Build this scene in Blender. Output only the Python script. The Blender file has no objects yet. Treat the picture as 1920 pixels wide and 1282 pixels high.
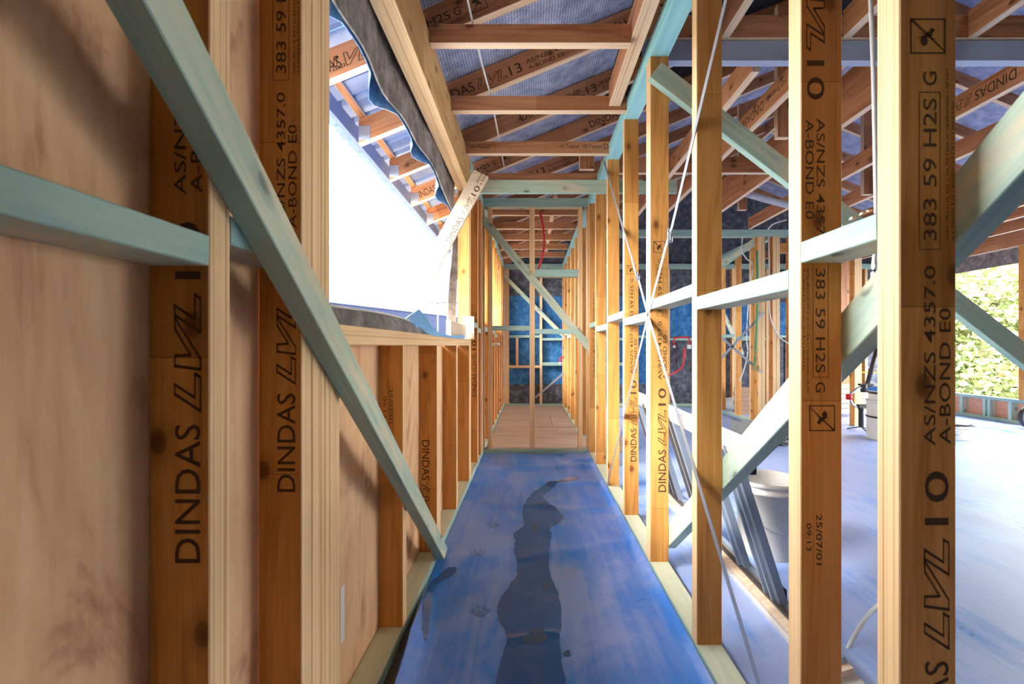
import bpy, bmesh, math, random
from mathutils import Vector as V, Matrix

random.seed(7)
scene = bpy.context.scene
COL = scene.collection

# ------------------------------------------------------------------ camera
F, CX, CY, EYE = 834.0, 994.0, 649.0, 1.095     # focal length in pixels, vanishing point, eye height
cam_d = bpy.data.cameras.new('camera')
cam = bpy.data.objects.new('camera', cam_d)
COL.objects.link(cam)
cam.location = (0, 0, EYE)
cam.rotation_euler = (math.pi / 2, 0, 0)
cam_d.sensor_width = 36.0
cam_d.lens = F / 1920 * 36.0
cam_d.shift_x = -(CX - 960) / 1920
cam_d.shift_y = (CY - 641) / 1920
cam_d.clip_start = 0.02
cam_d.dof.use_dof = True
cam_d.dof.focus_distance = 3.0
cam_d.dof.aperture_fstop = 6.3
scene.camera = cam

# ------------------------------------------------------------------ sky, sun, exposure
world = bpy.data.worlds.new('overcast_sky')
scene.world = world
world.use_nodes = True
bg = world.node_tree.nodes['Background']
bg.inputs[0].default_value = (0.95, 0.975, 1.0, 1)
bg.inputs[1].default_value = 3.2
sun_d = bpy.data.lights.new('sun', 'SUN')
sun = bpy.data.objects.new('sun', sun_d)
COL.objects.link(sun)
sun_d.energy = 2.4
sun_d.angle = math.radians(20)
sun_d.color = (1.0, 0.95, 0.88)
sun.rotation_euler = V((0.75, 0.42, -0.62)).to_track_quat('-Z', 'Y').to_euler()   # hazy sun, shining from the left of the house
vs = scene.view_settings
vs.view_transform = 'Standard'
vs.look = 'None'
vs.gamma = 1.0
vs.use_curve_mapping = False
vs.exposure = 2.95
scene.cycles.max_bounces = 10
scene.cycles.diffuse_bounces = 7

# ------------------------------------------------------------------ materials
def new_mat(name, rough=0.6, spec=0.3, metal=0.0):
    m = bpy.data.materials.new(name)
    m.use_nodes = True
    nt = m.node_tree
    b = nt.nodes['Principled BSDF']
    b.inputs['Roughness'].default_value = rough
    b.inputs['Specular IOR Level'].default_value = spec
    b.inputs['Metallic'].default_value = metal
    return m, nt, b

def N(nt, typ, **kw):
    n = nt.nodes.new(typ)
    for k, v in kw.items():
        if k in n.inputs:
            n.inputs[k].default_value = v
        else:
            setattr(n, k, v)
    return n

def ramp(nt, fac, stops):
    r = nt.nodes.new('ShaderNodeValToRGB')
    e = r.color_ramp.elements
    while len(e) < len(stops):
        e.new(0.5)
    for i, (p, c) in enumerate(stops):
        e[i].position = p
        e[i].color = (c[0], c[1], c[2], 1)
    nt.links.new(fac, r.inputs[0])
    return r.outputs[0]

def coords(nt, scale, rnd=True, kind='Object'):
    tc = nt.nodes.new('ShaderNodeTexCoord')
    src = tc.outputs[kind]
    if rnd:
        oi = nt.nodes.new('ShaderNodeObjectInfo')
        mul = N(nt, 'ShaderNodeVectorMath', operation='SCALE')
        mul.inputs[0].default_value = (37.0, 11.0, 23.0)
        nt.links.new(oi.outputs['Random'], mul.inputs['Scale'])
        add = N(nt, 'ShaderNodeVectorMath', operation='ADD')
        nt.links.new(src, add.inputs[0]); nt.links.new(mul.outputs[0], add.inputs[1])
        src = add.outputs[0]
    mp = nt.nodes.new('ShaderNodeMapping')
    mp.inputs['Scale'].default_value = scale
    nt.links.new(src, mp.inputs[0])
    return mp.outputs[0]

def noise(nt, vec, scale=1.0, detail=4.0, rough=0.55, dist=0.0):
    n = N(nt, 'ShaderNodeTexNoise', Scale=scale, Detail=detail, Roughness=rough, Distortion=dist)
    nt.links.new(vec, n.inputs['Vector'])
    return n.outputs['Fac']

def mix(nt, fac, a, b, mode='MIX'):
    m = N(nt, 'ShaderNodeMix', data_type='RGBA', blend_type=mode)
    def put(sock, v):
        if hasattr(v, 'is_output') or isinstance(v, bpy.types.NodeSocket):
            nt.links.new(v, sock)
        elif isinstance(v, (int, float)):
            sock.default_value = v
        else:
            sock.default_value = (v[0], v[1], v[2], 1)
    put(m.inputs[0], fac); put(m.inputs[6], a); put(m.inputs[7], b)
    return m.outputs[2]

def bump(nt, b, h, strength=0.2, dist=0.002):
    n = N(nt, 'ShaderNodeBump', Strength=strength, Distance=dist)
    nt.links.new(h, n.inputs['Height'])
    nt.links.new(n.outputs[0], b.inputs['Normal'])

def vary(nt, col, amt=0.25):
    oi = nt.nodes.new('ShaderNodeObjectInfo')
    mr = N(nt, 'ShaderNodeMapRange')
    nt.links.new(oi.outputs['Random'], mr.inputs[0])
    mr.inputs[3].default_value = 1 - amt; mr.inputs[4].default_value = 1 + amt
    hs = N(nt, 'ShaderNodeHueSaturation')
    nt.links.new(mr.outputs[0], hs.inputs['Value'])
    nt.links.new(col, hs.inputs['Color'])
    return hs.outputs[0]

def wood(name, light, mid, dark, knots=True, rough=0.55, var=0.12, patch=None, joints=True):
    """Board face; the grain runs along local X."""
    m, nt, b = new_mat(name, rough)
    v = coords(nt, (1.1, 13, 13))
    g = noise(nt, v, 1.0, 5, 0.6, 1.6)
    c = ramp(nt, g, [(0.30, dark), (0.50, mid), (0.72, light)])
    fine = noise(nt, coords(nt, (3, 190, 190)), 1.0, 2)
    c = mix(nt, 0.22, c, ramp(nt, fine, [(0.35, dark), (0.65, light)]), 'MIX')
    if knots:
        if joints:
            jx = nt.nodes.new('ShaderNodeSeparateXYZ'); nt.links.new(coords(nt, (1.45, 0, 0)), jx.inputs[0])
            fl = N(nt, 'ShaderNodeMath', operation='FLOOR'); nt.links.new(jx.outputs[0], fl.inputs[0])
            wn = N(nt, 'ShaderNodeTexWhiteNoise', noise_dimensions='1D'); nt.links.new(fl.outputs[0], wn.inputs['W'])
            tone = ramp(nt, wn.outputs['Value'], [(0.0, (0.80, 0.74, 0.66)), (0.5, (1.0, 1.0, 1.0)), (1.0, (1.14, 1.16, 1.18))])
            c = mix(nt, 1.0, c, tone, 'MULTIPLY')
            fr = N(nt, 'ShaderNodeMath', operation='FRACT'); nt.links.new(jx.outputs[0], fr.inputs[0])
            c = mix(nt, ramp(nt, fr.outputs[0], [(0.0, (0.75, 0.75, 0.75)), (0.0025, (0.75, 0.75, 0.75)), (0.0035, (0, 0, 0))]), c, (dark[0] * .4, dark[1] * .4, dark[2] * .4))
        vo = N(nt, 'ShaderNodeTexVoronoi', Scale=1.0, Randomness=1.0, voronoi_dimensions='2D')
        nt.links.new(coords(nt, (6.5, 10, 1)), vo.inputs['Vector'])
        gate = nt.nodes.new('ShaderNodeSeparateColor'); nt.links.new(vo.outputs['Color'], gate.inputs[0])
        gt = N(nt, 'ShaderNodeMath', operation='GREATER_THAN'); gt.inputs[1].default_value = 0.82
        nt.links.new(gate.outputs[0], gt.inputs[0])
        k = ramp(nt, vo.outputs['Distance'], [(0.03, (0.9, 0.9, 0.9)), (0.11, (0.75, 0.75, 0.75)), (0.15, (0.28, 0.28, 0.28)), (0.34, (0, 0, 0))])
        km = N(nt, 'ShaderNodeMath', operation='MULTIPLY'); nt.links.new(k, km.inputs[0]); nt.links.new(gt.outputs[0], km.inputs[1])
        c = mix(nt, km.outputs[0], c, (dark[0] * .35, dark[1] * .3, dark[2] * .3))
    if patch:
        p = noise(nt, coords(nt, (1.6, 7, 7)), 1.3, 3, 0.6, 0.8)
        c = mix(nt, ramp(nt, p, [(0.48, (0, 0, 0)), (0.62, (1, 1, 1))]), c, patch)
    c = vary(nt, c, var)
    nt.links.new(c, b.inputs['Base Color'])
    bump(nt, b, fine, 0.15, 0.001)
    return m

def laminated(name, light, dark, rough=0.6):
    """Veneer edge of an LVL member: thin layers stacked along local Z."""
    m, nt, b = new_mat(name, rough)
    lay = noise(nt, coords(nt, (0.5, 3, 230)), 1.0, 2, 0.5, 0.3)
    c = ramp(nt, lay, [(0.32, dark), (0.45, light), (0.7, (min(1, light[0] * 1.08), min(1, light[1] * 1.08), min(1, light[2] * 1.08)))])
    long = noise(nt, coords(nt, (1.5, 6, 30)), 1.0, 3)
    c = mix(nt, ramp(nt, long, [(0.4, (0, 0, 0)), (0.75, (0.35, 0.35, 0.35))]), c, dark)
    c = vary(nt, c, 0.06)
    nt.links.new(c, b.inputs['Base Color'])
    bump(nt, b, lay, 0.2, 0.001)
    return m

def plain(name, col, rough=0.6, spec=0.3, metal=0.0, grime=0.0, gcol=(0.1, 0.08, 0.06), gscale=6.0):
    m, nt, b = new_mat(name, rough, spec, metal)
    if grime:
        n = noise(nt, coords(nt, (gscale,) * 3), 1.0, 6, 0.65)
        c = mix(nt, ramp(nt, n, [(0.45, (0, 0, 0)), (0.75, (grime,) * 3)]), col, gcol)
        nt.links.new(c, b.inputs['Base Color'])
    else:
        b.inputs['Base Color'].default_value = (*col, 1)
    return m

M = {}
M['lvl'] = wood('lvl_face', (0.74, 0.385, 0.11), (0.64, 0.29, 0.07), (0.40, 0.145, 0.03))
M['lvl_edge'] = laminated('lvl_edge', (0.82, 0.57, 0.31), (0.50, 0.28, 0.11))
M['rafter'] = wood('rafter_face', (0.62, 0.31, 0.16), (0.52, 0.235, 0.11), (0.28, 0.10, 0.04))
M['rafter_edge'] = laminated('rafter_edge', (0.82, 0.64, 0.45), (0.55, 0.33, 0.18))
M['mint'] = wood('mint_face', (0.51, 0.60, 0.45), (0.42, 0.535, 0.42), (0.28, 0.39, 0.33), knots=True, var=0.10, patch=(0.60, 0.55, 0.39), joints=False)
M['lintel'] = wood('lintel_face', (0.76, 0.49, 0.21), (0.68, 0.42, 0.17), (0.40, 0.21, 0.07), patch=(0.50, 0.30, 0.13))
M['mint_edge'] = wood('mint_edge', (0.42, 0.59, 0.49), (0.34, 0.51, 0.45), (0.21, 0.38, 0.39), knots=False, var=0.08)
M['cyan'] = wood('cyan_plate_face', (0.40, 0.74, 0.76), (0.32, 0.66, 0.70), (0.24, 0.55, 0.62), knots=False, var=0.05)
M['mint_dusty'] = wood('mint_dusty', (0.66, 0.68, 0.50), (0.60, 0.62, 0.45), (0.48, 0.52, 0.38), knots=False, var=0.05)
M['ink'] = plain('printed_ink', (0.075, 0.042, 0.022), 0.8)
M['ink_soft'] = plain('printed_ink_faint', (0.14, 0.075, 0.03), 0.8)
M['galv'] = plain('galvanised_steel', (0.46, 0.50, 0.56), 0.38, 0.5, 0.75, 0.5, (0.40, 0.44, 0.50), 18)
M['steel'] = plain('painted_steel', (0.38, 0.45, 0.62), 0.45, 0.4, 0.0, 0.35, (0.50, 0.56, 0.70), 5)
M['white'] = plain('white_plastic', (0.66, 0.66, 0.65), 0.4, 0.4)
M['pail'] = plain('white_pail', (0.58, 0.56, 0.52), 0.45, 0.4, 0, 0.35, (0.42, 0.36, 0.28), 9)
M['black'] = plain('black_plastic', (0.018, 0.018, 0.02), 0.4, 0.4)
M['red'] = plain('red_pipe', (0.55, 0.02, 0.03), 0.4)
M['green'] = plain('green_pipe', (0.04, 0.22, 0.09), 0.45)
M['yellow'] = plain('yellow_hose', (0.75, 0.55, 0.05), 0.45)
M['blue'] = plain('blue_lid', (0.03, 0.22, 0.65), 0.4)
M['grey_pvc'] = plain('grey_pvc', (0.52, 0.53, 0.58), 0.4)
M['brass'] = plain('brass_fitting', (0.6, 0.42, 0.16), 0.3, 0.5, 0.8)
M['alu'] = plain('aluminium', (0.30, 0.37, 0.47), 0.35, 0.5, 0.4)
M['alu_dark'] = plain('dark_aluminium', (0.09, 0.075, 0.07), 0.4, 0.4, 0.3)
M['ground'] = plain('sandy_ground', (0.17, 0.17, 0.16), 0.9, 0.1, 0, 0.5, (0.11, 0.11, 0.10), 1.5)
M['cement'] = plain('cement_sheet', (0.40, 0.42, 0.42), 0.8, 0.2, 0, 0.6, (0.22, 0.23, 0.23), 8)
M['brick'] = plain('brown_brick', (0.42, 0.27, 0.19), 0.85, 0.1, 0, 0.6, (0.25, 0.17, 0.12), 14)
M['pallet'] = wood('pale_plank', (0.80, 0.66, 0.50), (0.74, 0.58, 0.42), (0.56, 0.40, 0.27), knots=False)
M['plyred'] = wood('pink_ply', (0.72, 0.40, 0.27), (0.64, 0.33, 0.22), (0.50, 0.24, 0.15), knots=True)
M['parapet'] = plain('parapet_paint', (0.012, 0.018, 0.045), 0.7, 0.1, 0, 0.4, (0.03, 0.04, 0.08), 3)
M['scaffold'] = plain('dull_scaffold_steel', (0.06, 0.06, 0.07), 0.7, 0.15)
M['fascia'] = plain('fascia_steel', (0.15, 0.22, 0.44), 0.45, 0.4, 0.1, 0.3, (0.28, 0.33, 0.46), 4)
M['trunk'] = plain('bark', (0.20, 0.15, 0.10), 0.9, 0.1)

def ply_mat():
    m, nt, b = new_mat('plywood', 0.7)
    big = noise(nt, coords(nt, (1.3, 3.6, 3.6), True), 1.0, 5, 0.6, 3.0)
    c = ramp(nt, big, [(0.32, (0.38, 0.17, 0.08)), (0.43, (0.66, 0.38, 0.20)), (0.58, (0.76, 0.48, 0.26)), (0.76, (0.64, 0.35, 0.20))])
    f = noise(nt, coords(nt, (4, 60, 60), True), 1.0, 3)
    c = mix(nt, 0.2, c, ramp(nt, f, [(0.35, (0.5, 0.28, 0.16)), (0.65, (0.78, 0.56, 0.37))]))
    nt.links.new(c, b.inputs['Base Color'])
    return m
M['ply'] = ply_mat()

def fabric(name, c0, c1, c2, weave=True, cells=105.0):
    """Sarking: felt-like mottling under a fine woven scrim."""
    m, nt, b = new_mat(name, 0.85, 0.15)
    n = noise(nt, coords(nt, (9, 9, 9), False), 1.0, 7, 0.72)
    c = ramp(nt, n, [(0.32, c0), (0.5, c1), (0.68, c2)])
    if weave:
        vec = coords(nt, (cells, cells, cells), False)
        sx = nt.nodes.new('ShaderNodeSeparateXYZ'); nt.links.new(vec, sx.inputs[0])
        outs = []
        for i in (0, 1):
            s = N(nt, 'ShaderNodeMath', operation='SINE'); mu = N(nt, 'ShaderNodeMath', operation='MULTIPLY'); mu.inputs[1].default_value = 6.2832
            nt.links.new(sx.outputs[i], mu.inputs[0]); nt.links.new(mu.outputs[0], s.inputs[0])
            outs.append(s.outputs[0])
        mx = N(nt, 'ShaderNodeMath', operation='MAXIMUM')
        nt.links.new(outs[0], mx.inputs[0]); nt.links.new(outs[1], mx.inputs[1])
        w = ramp(nt, mx.outputs[0], [(0.35, (0.55, 0.55, 0.6)), (0.9, (1.25, 1.25, 1.25))])
        c = mix(nt, 1.0, c, w, 'MULTIPLY')
    nt.links.new(c, b.inputs['Base Color'])
    bump(nt, b, n, 0.4, 0.006)
    return m
M['sarking'] = fabric('roof_sarking', (0.24, 0.29, 0.45), (0.40, 0.46, 0.64), (0.60, 0.66, 0.82), True, 62.0)
M['felt'] = fabric('grey_felt', (0.10, 0.09, 0.085), (0.21, 0.195, 0.19), (0.36, 0.34, 0.33), False)
M['wrap_grey'] = fabric('wall_wrap_grey', (0.035, 0.04, 0.05), (0.10, 0.11, 0.14), (0.22, 0.24, 0.30), False)
M['wrap_shade'] = fabric('shade_wrap', (0.008, 0.008, 0.01), (0.014, 0.014, 0.018), (0.03, 0.03, 0.035), False)  # near-black, puts shade into near roof lining and unseen wall panels
M['wrap_blue'] = fabric('wall_wrap_blue', (0.02, 0.09, 0.24), (0.04, 0.17, 0.40), (0.12, 0.30, 0.56), False)
M['foil_blue'] = plain('woven_blue_foil', (0.05, 0.20, 0.50), 0.35, 0.5, 0, 0.6, (0.5, 0.65, 0.85), 25)
M['blue_plastic'] = plain('sky_blue_plastic', (0.10, 0.42, 0.85), 0.3, 0.5, 0, 0.5, (0.5, 0.72, 0.92), 7)

def metal_sheet():
    m, nt, b = new_mat('roof_metal', 0.35, 0.5, 0.35)
    n = noise(nt, coords(nt, (3, 1, 3), False), 1.5, 4)
    nt.links.new(ramp(nt, n, [(0.3, (0.13, 0.22, 0.46)), (0.7, (0.24, 0.36, 0.62))]), b.inputs['Base Color'])
    return m
M['roofmetal'] = metal_sheet()

def membrane(name, deep, worn, bias, sx=1.0):
    m, nt, b = new_mat(name, 0.32, 0.5)
    big = noise(nt, coords(nt, (1.7, 1.1, 1.7), False), 1.4, 6, 0.62, 0.7)
    streak = noise(nt, coords(nt, (22, 1.4, 8), False), 1.0, 5, 0.6, 0.5)
    mm = N(nt, 'ShaderNodeMath', operation='MULTIPLY_ADD'); mm.inputs[1].default_value = 0.34
    nt.links.new(streak, mm.inputs[0]); nt.links.new(big, mm.inputs[2])
    f = ramp(nt, mm.outputs[0], [(bias - 0.10, (0, 0, 0)), (bias + 0.07, (1, 1, 1))])
    c = mix(nt, f, deep, worn)
    d = noise(nt, coords(nt, (5, 5, 5), False), 1.0, 8, 0.7)
    c = mix(nt, ramp(nt, d, [(0.58, (0, 0, 0)), (0.80, (0.4, 0.4, 0.4))]), c, (0.38, 0.36, 0.42))
    nt.links.new(c, b.inputs['Base Color'])
    r = ramp(nt, big, [(0.3, (0.25, 0.25, 0.25)), (0.7, (0.5, 0.5, 0.5))])
    nt.links.new(r, b.inputs['Roughness'])
    bump(nt, b, streak, 0.12, 0.003)
    return m
M['membrane'] = membrane('blue_membrane', (0.010, 0.19, 0.70), (0.17, 0.30, 0.68), 0.68)
M['membrane_pale'] = membrane('dusty_membrane', (0.13, 0.28, 0.68), (0.33, 0.42, 0.70), 0.60)
M['wet'] = plain('wet_membrane', (0.006, 0.085, 0.30), 0.22, 0.5, 0, 0.35, (0.10, 0.16, 0.28), 9)
M['mud'] = plain('mud_stain', (0.05, 0.09, 0.18), 0.7)
M['paw'] = plain('damp_print', (0.075, 0.18, 0.46), 0.4)
M['lilac'] = plain('membrane_back', (0.42, 0.44, 0.58), 0.5, 0.3, 0, 0.4, (0.28, 0.30, 0.45), 8)
M['dirt'] = plain('dirt', (0.17, 0.14, 0.11), 0.95, 0.05, 0, 0.8, (0.35, 0.30, 0.24), 30)

def board_mat():
    m, nt, b = new_mat('particle_board', 0.8)
    n = noise(nt, coords(nt, (2, 9, 9)), 1.0, 7, 0.7)
    nt.links.new(ramp(nt, n, [(0.3, (0.50, 0.37, 0.28)), (0.55, (0.62, 0.48, 0.37)), (0.75, (0.70, 0.57, 0.46))]), b.inputs['Base Color'])
    return m
M['board'] = board_mat()

def leaf_mat():
    m, nt, b = new_mat('magnolia_leaves', 0.35, 0.4)
    n = noise(nt, coords(nt, (6, 6, 6), False), 1.0, 5, 0.8)
    c = ramp(nt, n, [(0.30, (0.06, 0.13, 0.04)), (0.44, (0.20, 0.30, 0.09)), (0.56, (0.42, 0.42, 0.20)), (0.66, (0.55, 0.34, 0.14)), (0.76, (0.62, 0.58, 0.45))])
    nt.links.new(c, b.inputs['Base Color'])
    b.inputs['Transmission Weight'].default_value = 0.0
    return m
M['leaf'] = leaf_mat()

# ------------------------------------------------------------------ building helpers
WM = {}          # world matrices by object name (parents never need an update)

def px(x, y, Y):
    """Pixel of the 1920x1282 photograph at distance Y -> world point."""
    return V(((x - CX) * Y / F, Y, EYE + (CY - y) * Y / F))

def link(o, Mw, parent=None):
    COL.objects.link(o)
    WM[o.name] = Mw
    if parent is not None:
        o.parent = parent
        o.matrix_basis = WM[parent.name].inverted() @ Mw
    else:
        o.matrix_basis = Mw
    return o

def empty(name, loc, label=None, cat=None, group=None, kind=None):
    o = bpy.data.objects.new(name, None)
    o.empty_display_size = 0.05
    link(o, Matrix.Translation(V(loc)))
    return tag(o, label, cat, group, kind)

def tag(o, label=None, cat=None, group=None, kind=None):
    if label: o['label'] = label
    if cat: o['category'] = cat
    if group: o['group'] = group
    if kind: o['kind'] = kind
    return o

def mesh_obj(name, verts, faces, mats, parent=None, mat_idx=None, smooth=False, origin=None):
    me = bpy.data.meshes.new(name)
    o3 = V(origin) if origin is not None else V((0, 0, 0))
    me.from_pydata([tuple(V(v) - o3) for v in verts], [], faces)
    for k in (mats if isinstance(mats, (list, tuple)) else [mats]):
        me.materials.append(M[k])
    if mat_idx:
        me.polygons.foreach_set('material_index', mat_idx)
    if smooth:
        me.polygons.foreach_set('use_smooth', [True] * len(me.polygons))
    me.update()
    bm = bmesh.new(); bm.from_mesh(me); bmesh.ops.recalc_face_normals(bm, faces=bm.faces); bm.to_mesh(me); bm.free()
    return link(bpy.data.objects.new(name, me), Matrix.Translation(o3), parent)

KIND = {'lvl': ('lvl', 'lvl_edge'), 'rafter': ('rafter', 'rafter_edge'), 'mint': ('mint', 'mint_edge'), 'cyan': ('cyan', 'cyan'),
        'plate': ('mint_dusty', 'mint_edge'), 'pale': ('pallet', 'pallet'), 'ply': ('ply', 'ply'), 'board': ('board', 'board'),
        'wrap': ('wrap_shade', 'wrap_shade'), 'pink': ('plyred', 'plyred'), 'lintel': ('lintel', 'lvl_edge')}
_cache = {}

def timber_mesh(L, w, t, kind, cut=(0, 0), ch=0.002):
    key = (round(L, 4), round(w, 4), round(t, 4), kind, cut)
    if key in _cache:
        return _cache[key]
    a, b = w / 2, t / 2
    c = min(ch, b * 0.4)
    prof = [(-a + c, -b), (a - c, -b), (a, -b + c), (a, b - c), (a - c, b), (-a + c, b), (-a, b - c), (-a, -b + c)]
    verts, faces, idx = [], [], []
    for s, x, k in ((0, -L / 2, cut[0]), (1, L / 2, cut[1])):
        for (y, z) in prof:
            verts.append((x + k * y, y, z))
    for i in range(8):
        j = (i + 1) % 8
        faces.append((i, j, 8 + j, 8 + i))
        idx.append(0 if i in (0, 4) else 1)
    faces.append(tuple(range(7, -1, -1))); faces.append(tuple(range(8, 16))); idx += [1, 1]
    me = bpy.data.meshes.new('timber')
    me.from_pydata(verts, [], faces)
    for k in KIND[kind]:
        me.materials.append(M[k])
    me.polygons.foreach_set('material_index', idx)
    me.update()
    _cache[key] = me
    return me

def bar(name, p0, p1, wide, w, t, kind, parent=None, cut=(0, 0)):
    """Sawn timber from p0 to p1 (axis), its width w along the direction wide, thickness t."""
    p0, p1 = V(p0), V(p1)
    x = (p1 - p0); L = x.length; x.normalize()
    wd = V(wide); y = (wd - x * wd.dot(x)).normalized(); z = x.cross(y)
    R = Matrix((x, y, z)).transposed().to_4x4()
    o = bpy.data.objects.new(name, timber_mesh(L, w, t, kind, cut))
    return link(o, Matrix.Translation((p0 + p1) / 2) @ R, parent)

def beam(name, xs, ys, zs, kind, parent=None, axis=None):
    """Axis-aligned timber from its extents."""
    ext = [xs, ys, zs]
    d = [e[1] - e[0] for e in ext]
    c = V([(e[0] + e[1]) / 2 for e in ext])
    a = axis if axis is not None else max(range(3), key=lambda i: d[i])
    r = [i for i in range(3) if i != a]
    wi, ti = (r[0], r[1]) if d[r[0]] >= d[r[1]] else (r[1], r[0])
    e = [V((1, 0, 0)), V((0, 1, 0)), V((0, 0, 1))]
    return bar(name, c - e[a] * d[a] / 2, c + e[a] * d[a] / 2, e[wi], d[wi], d[ti], kind, parent)

def box(name, xs, ys, zs, mat, parent=None, bev=0.0):
    c = V(((xs[0] + xs[1]) / 2, (ys[0] + ys[1]) / 2, (zs[0] + zs[1]) / 2))
    bm = bmesh.new()
    bmesh.ops.create_cube(bm, size=1)
    bmesh.ops.scale(bm, vec=(xs[1] - xs[0], ys[1] - ys[0], zs[1] - zs[0]), verts=bm.verts)
    if bev:
        bmesh.ops.bevel(bm, geom=bm.edges[:], offset=bev, segments=1, affect='EDGES')
    me = bpy.data.meshes.new(name); bm.to_mesh(me); bm.free()
    me.materials.append(M[mat])
    return link(bpy.data.objects.new(name, me), Matrix.Translation(c), parent)

def smooth_path(pts, n=6):
    pts = [V(p) for p in pts]
    if len(pts) < 3:
        return pts
    out = []
    for i in range(len(pts) - 1):
        p0, p1, p2, p3 = pts[max(i - 1, 0)], pts[i], pts[i + 1], pts[min(i + 2, len(pts) - 1)]
        for k in range(n):
            t = k / n
            out.append(0.5 * ((2 * p1) + (p2 - p0) * t + (2 * p0 - 5 * p1 + 4 * p2 - p3) * t * t + (3 * p1 - p0 - 3 * p2 + p3) * t ** 3))
    out.append(pts[-1])
    return out

def tube(name, pts, r, mat, parent=None, n=8, curve=True):
    pts = smooth_path(pts) if curve else [V(p) for p in pts]
    verts, faces = [], []
    up = V((0, 0, 1))
    for i, p in enumerate(pts):
        t = (pts[min(i + 1, len(pts) - 1)] - pts[max(i - 1, 0)]).normalized()
        a = t.cross(up)
        if a.length < 0.05:
            a = t.cross(V((1, 0, 0)))
        a.normalize(); b = t.cross(a)
        for k in range(n):
            q = 2 * math.pi * k / n
            verts.append(p + (a * math.cos(q) + b * math.sin(q)) * r)
    for i in range(len(pts) - 1):
        for k in range(n):
            faces.append((i * n + k, i * n + (k + 1) % n, (i + 1) * n + (k + 1) % n, (i + 1) * n + k))
    faces.append(tuple(range(n))); faces.append(tuple(range((len(pts) - 1) * n, len(pts) * n)))
    return mesh_obj(name, verts, faces, mat, parent, smooth=True, origin=pts[0])

def lathe(name, c, prof, mat, parent=None, n=32, smooth=True):
    c = V(c); verts, faces = [], []
    for (r, z) in prof:
        for k in range(n):
            q = 2 * math.pi * k / n
            verts.append(c + V((r * math.cos(q), r * math.sin(q), z)))
    for i in range(len(prof) - 1):
        for k in range(n):
            faces.append((i * n + k, i * n + (k + 1) % n, (i + 1) * n + (k + 1) % n, (i + 1) * n + k))
    return mesh_obj(name, verts, faces, mat, parent, smooth=smooth, origin=c)

def prism(name, poly, depth, mat, parent=None):
    """Polygon (world points) thickened along the vector depth."""
    d = V(depth); n = len(poly)
    verts = [V(p) for p in poly] + [V(p) + d for p in poly]
    faces = [tuple(range(n)), tuple(range(2 * n - 1, n - 1, -1))] + [(i, (i + 1) % n, n + (i + 1) % n, n + i) for i in range(n)]
    return mesh_obj(name, verts, faces, mat, parent, origin=poly[0])

# ---- lettering
_txt = {}
def text_polys(txt, outline=False):
    key = (txt, outline)
    if key not in _txt:
        cu = bpy.data.curves.new('lettering', 'FONT')
        cu.body = txt
        cu.resolution_u = 3
        if outline:
            cu.fill_mode = 'NONE'; cu.bevel_depth = 0.022; cu.bevel_resolution = 0; cu.shear = 0.28
            cu.space_character = 1.06
        else:
            cu.offset = 0.004
        ob = bpy.data.objects.new('lettering', cu)
        me = bpy.data.meshes.new_from_object(ob)
        vs_ = [v.co.copy() for v in me.vertices]
        fs_ = [tuple(p.vertices) for p in me.polygons]
        bpy.data.objects.remove(ob); bpy.data.curves.remove(cu); bpy.data.meshes.remove(me)
        x0 = min(v.x for v in vs_); x1 = max(v.x for v in vs_); y0 = min(v.y for v in vs_); y1 = max(v.y for v in vs_)
        _txt[key] = ([((v.x - x0) / (x1 - x0), (v.y - y0) / (y1 - y0), v.z) for v in vs_], fs_)
    return _txt[key]

def frame_polys(s0, s1, v0, v1, th):
    q = []
    for (a0, a1, b0, b1) in ((s0, s1, v0, v0 + th), (s0, s1, v1 - th, v1), (s0, s0 + th, v0, v1), (s1 - th, s1, v0, v1)):
        q.append([(a0, b0), (a1, b0), (a1, b1), (a0, b1)])
    return q

def emblem_polys(s0, v0, k):
    """Rounded box crossed by a slash, an insect behind it."""
    q = frame_polys(s0, s0 + k, v0, v0 + k, k * 0.045)
    q.append([(s0 + k * .03, v0 + k * .0), (s0 + k * .07, v0), (s0 + k, v0 + k * .94), (s0 + k * .96, v0 + k)])
    c = (s0 + k * .5, v0 + k * .5)
    for (cx, cy, rx, ry) in ((-.12, .1, .16, .10), (.05, -.04, .09, .09), (.16, -.12, .07, .07)):
        q.append([(c[0] + k * (cx + rx * math.cos(a)), c[1] + k * (cy + ry * math.sin(a))) for a in [i * math.pi / 6 for i in range(12)]])
    for (a, b_) in ((.25, .1), (.28, -.1), (-.05, .3), (-.1, -.22), (.1, .25)):
        q.append([(c[0], c[1]), (c[0] + k * .025, c[1]), (c[0] + k * (a + .02), c[1] + k * b_), (c[0] + k * a, c[1] + k * b_)])
    return q

def logo_polys(s0, v0, L, h):
    """Hollow slanted L V L drawn as thin strokes."""
    shapes = [[(0, 1), (.17, 1), (.17, .22), (.60, .22), (.60, 0), (0, 0)],
              [(.50, 1), (.68, 1), (.88, .38), (1.16, 1), (1.36, 1), (.92, 0), (.74, 0)],
              [(1.40, 1), (1.57, 1), (1.57, .22), (2.0, .22), (2.0, 0), (1.40, 0)]]
    q, t = [], .028
    for sh in shapes:
        P = [(a + .30 * b, b) for a, b in sh]
        for i in range(len(P)):
            (x0, y0), (x1, y1) = P[i], P[(i + 1) % len(P)]
            l = math.hypot(x1 - x0, y1 - y0); nx, ny = -(y1 - y0) / l * t, (x1 - x0) / l * t
            ex, ey = (x1 - x0) / l * t, (y1 - y0) / l * t
            quad = [(x0 - nx - ex, y0 - ny - ey), (x1 - nx + ex, y1 - ny + ey), (x1 + nx + ex, y1 + ny + ey), (x0 + nx - ex, y0 + ny - ey)]
            q.append([(s0 + a / 2.1 * L, v0 + b * h) for a, b in quad])
    return q

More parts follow.
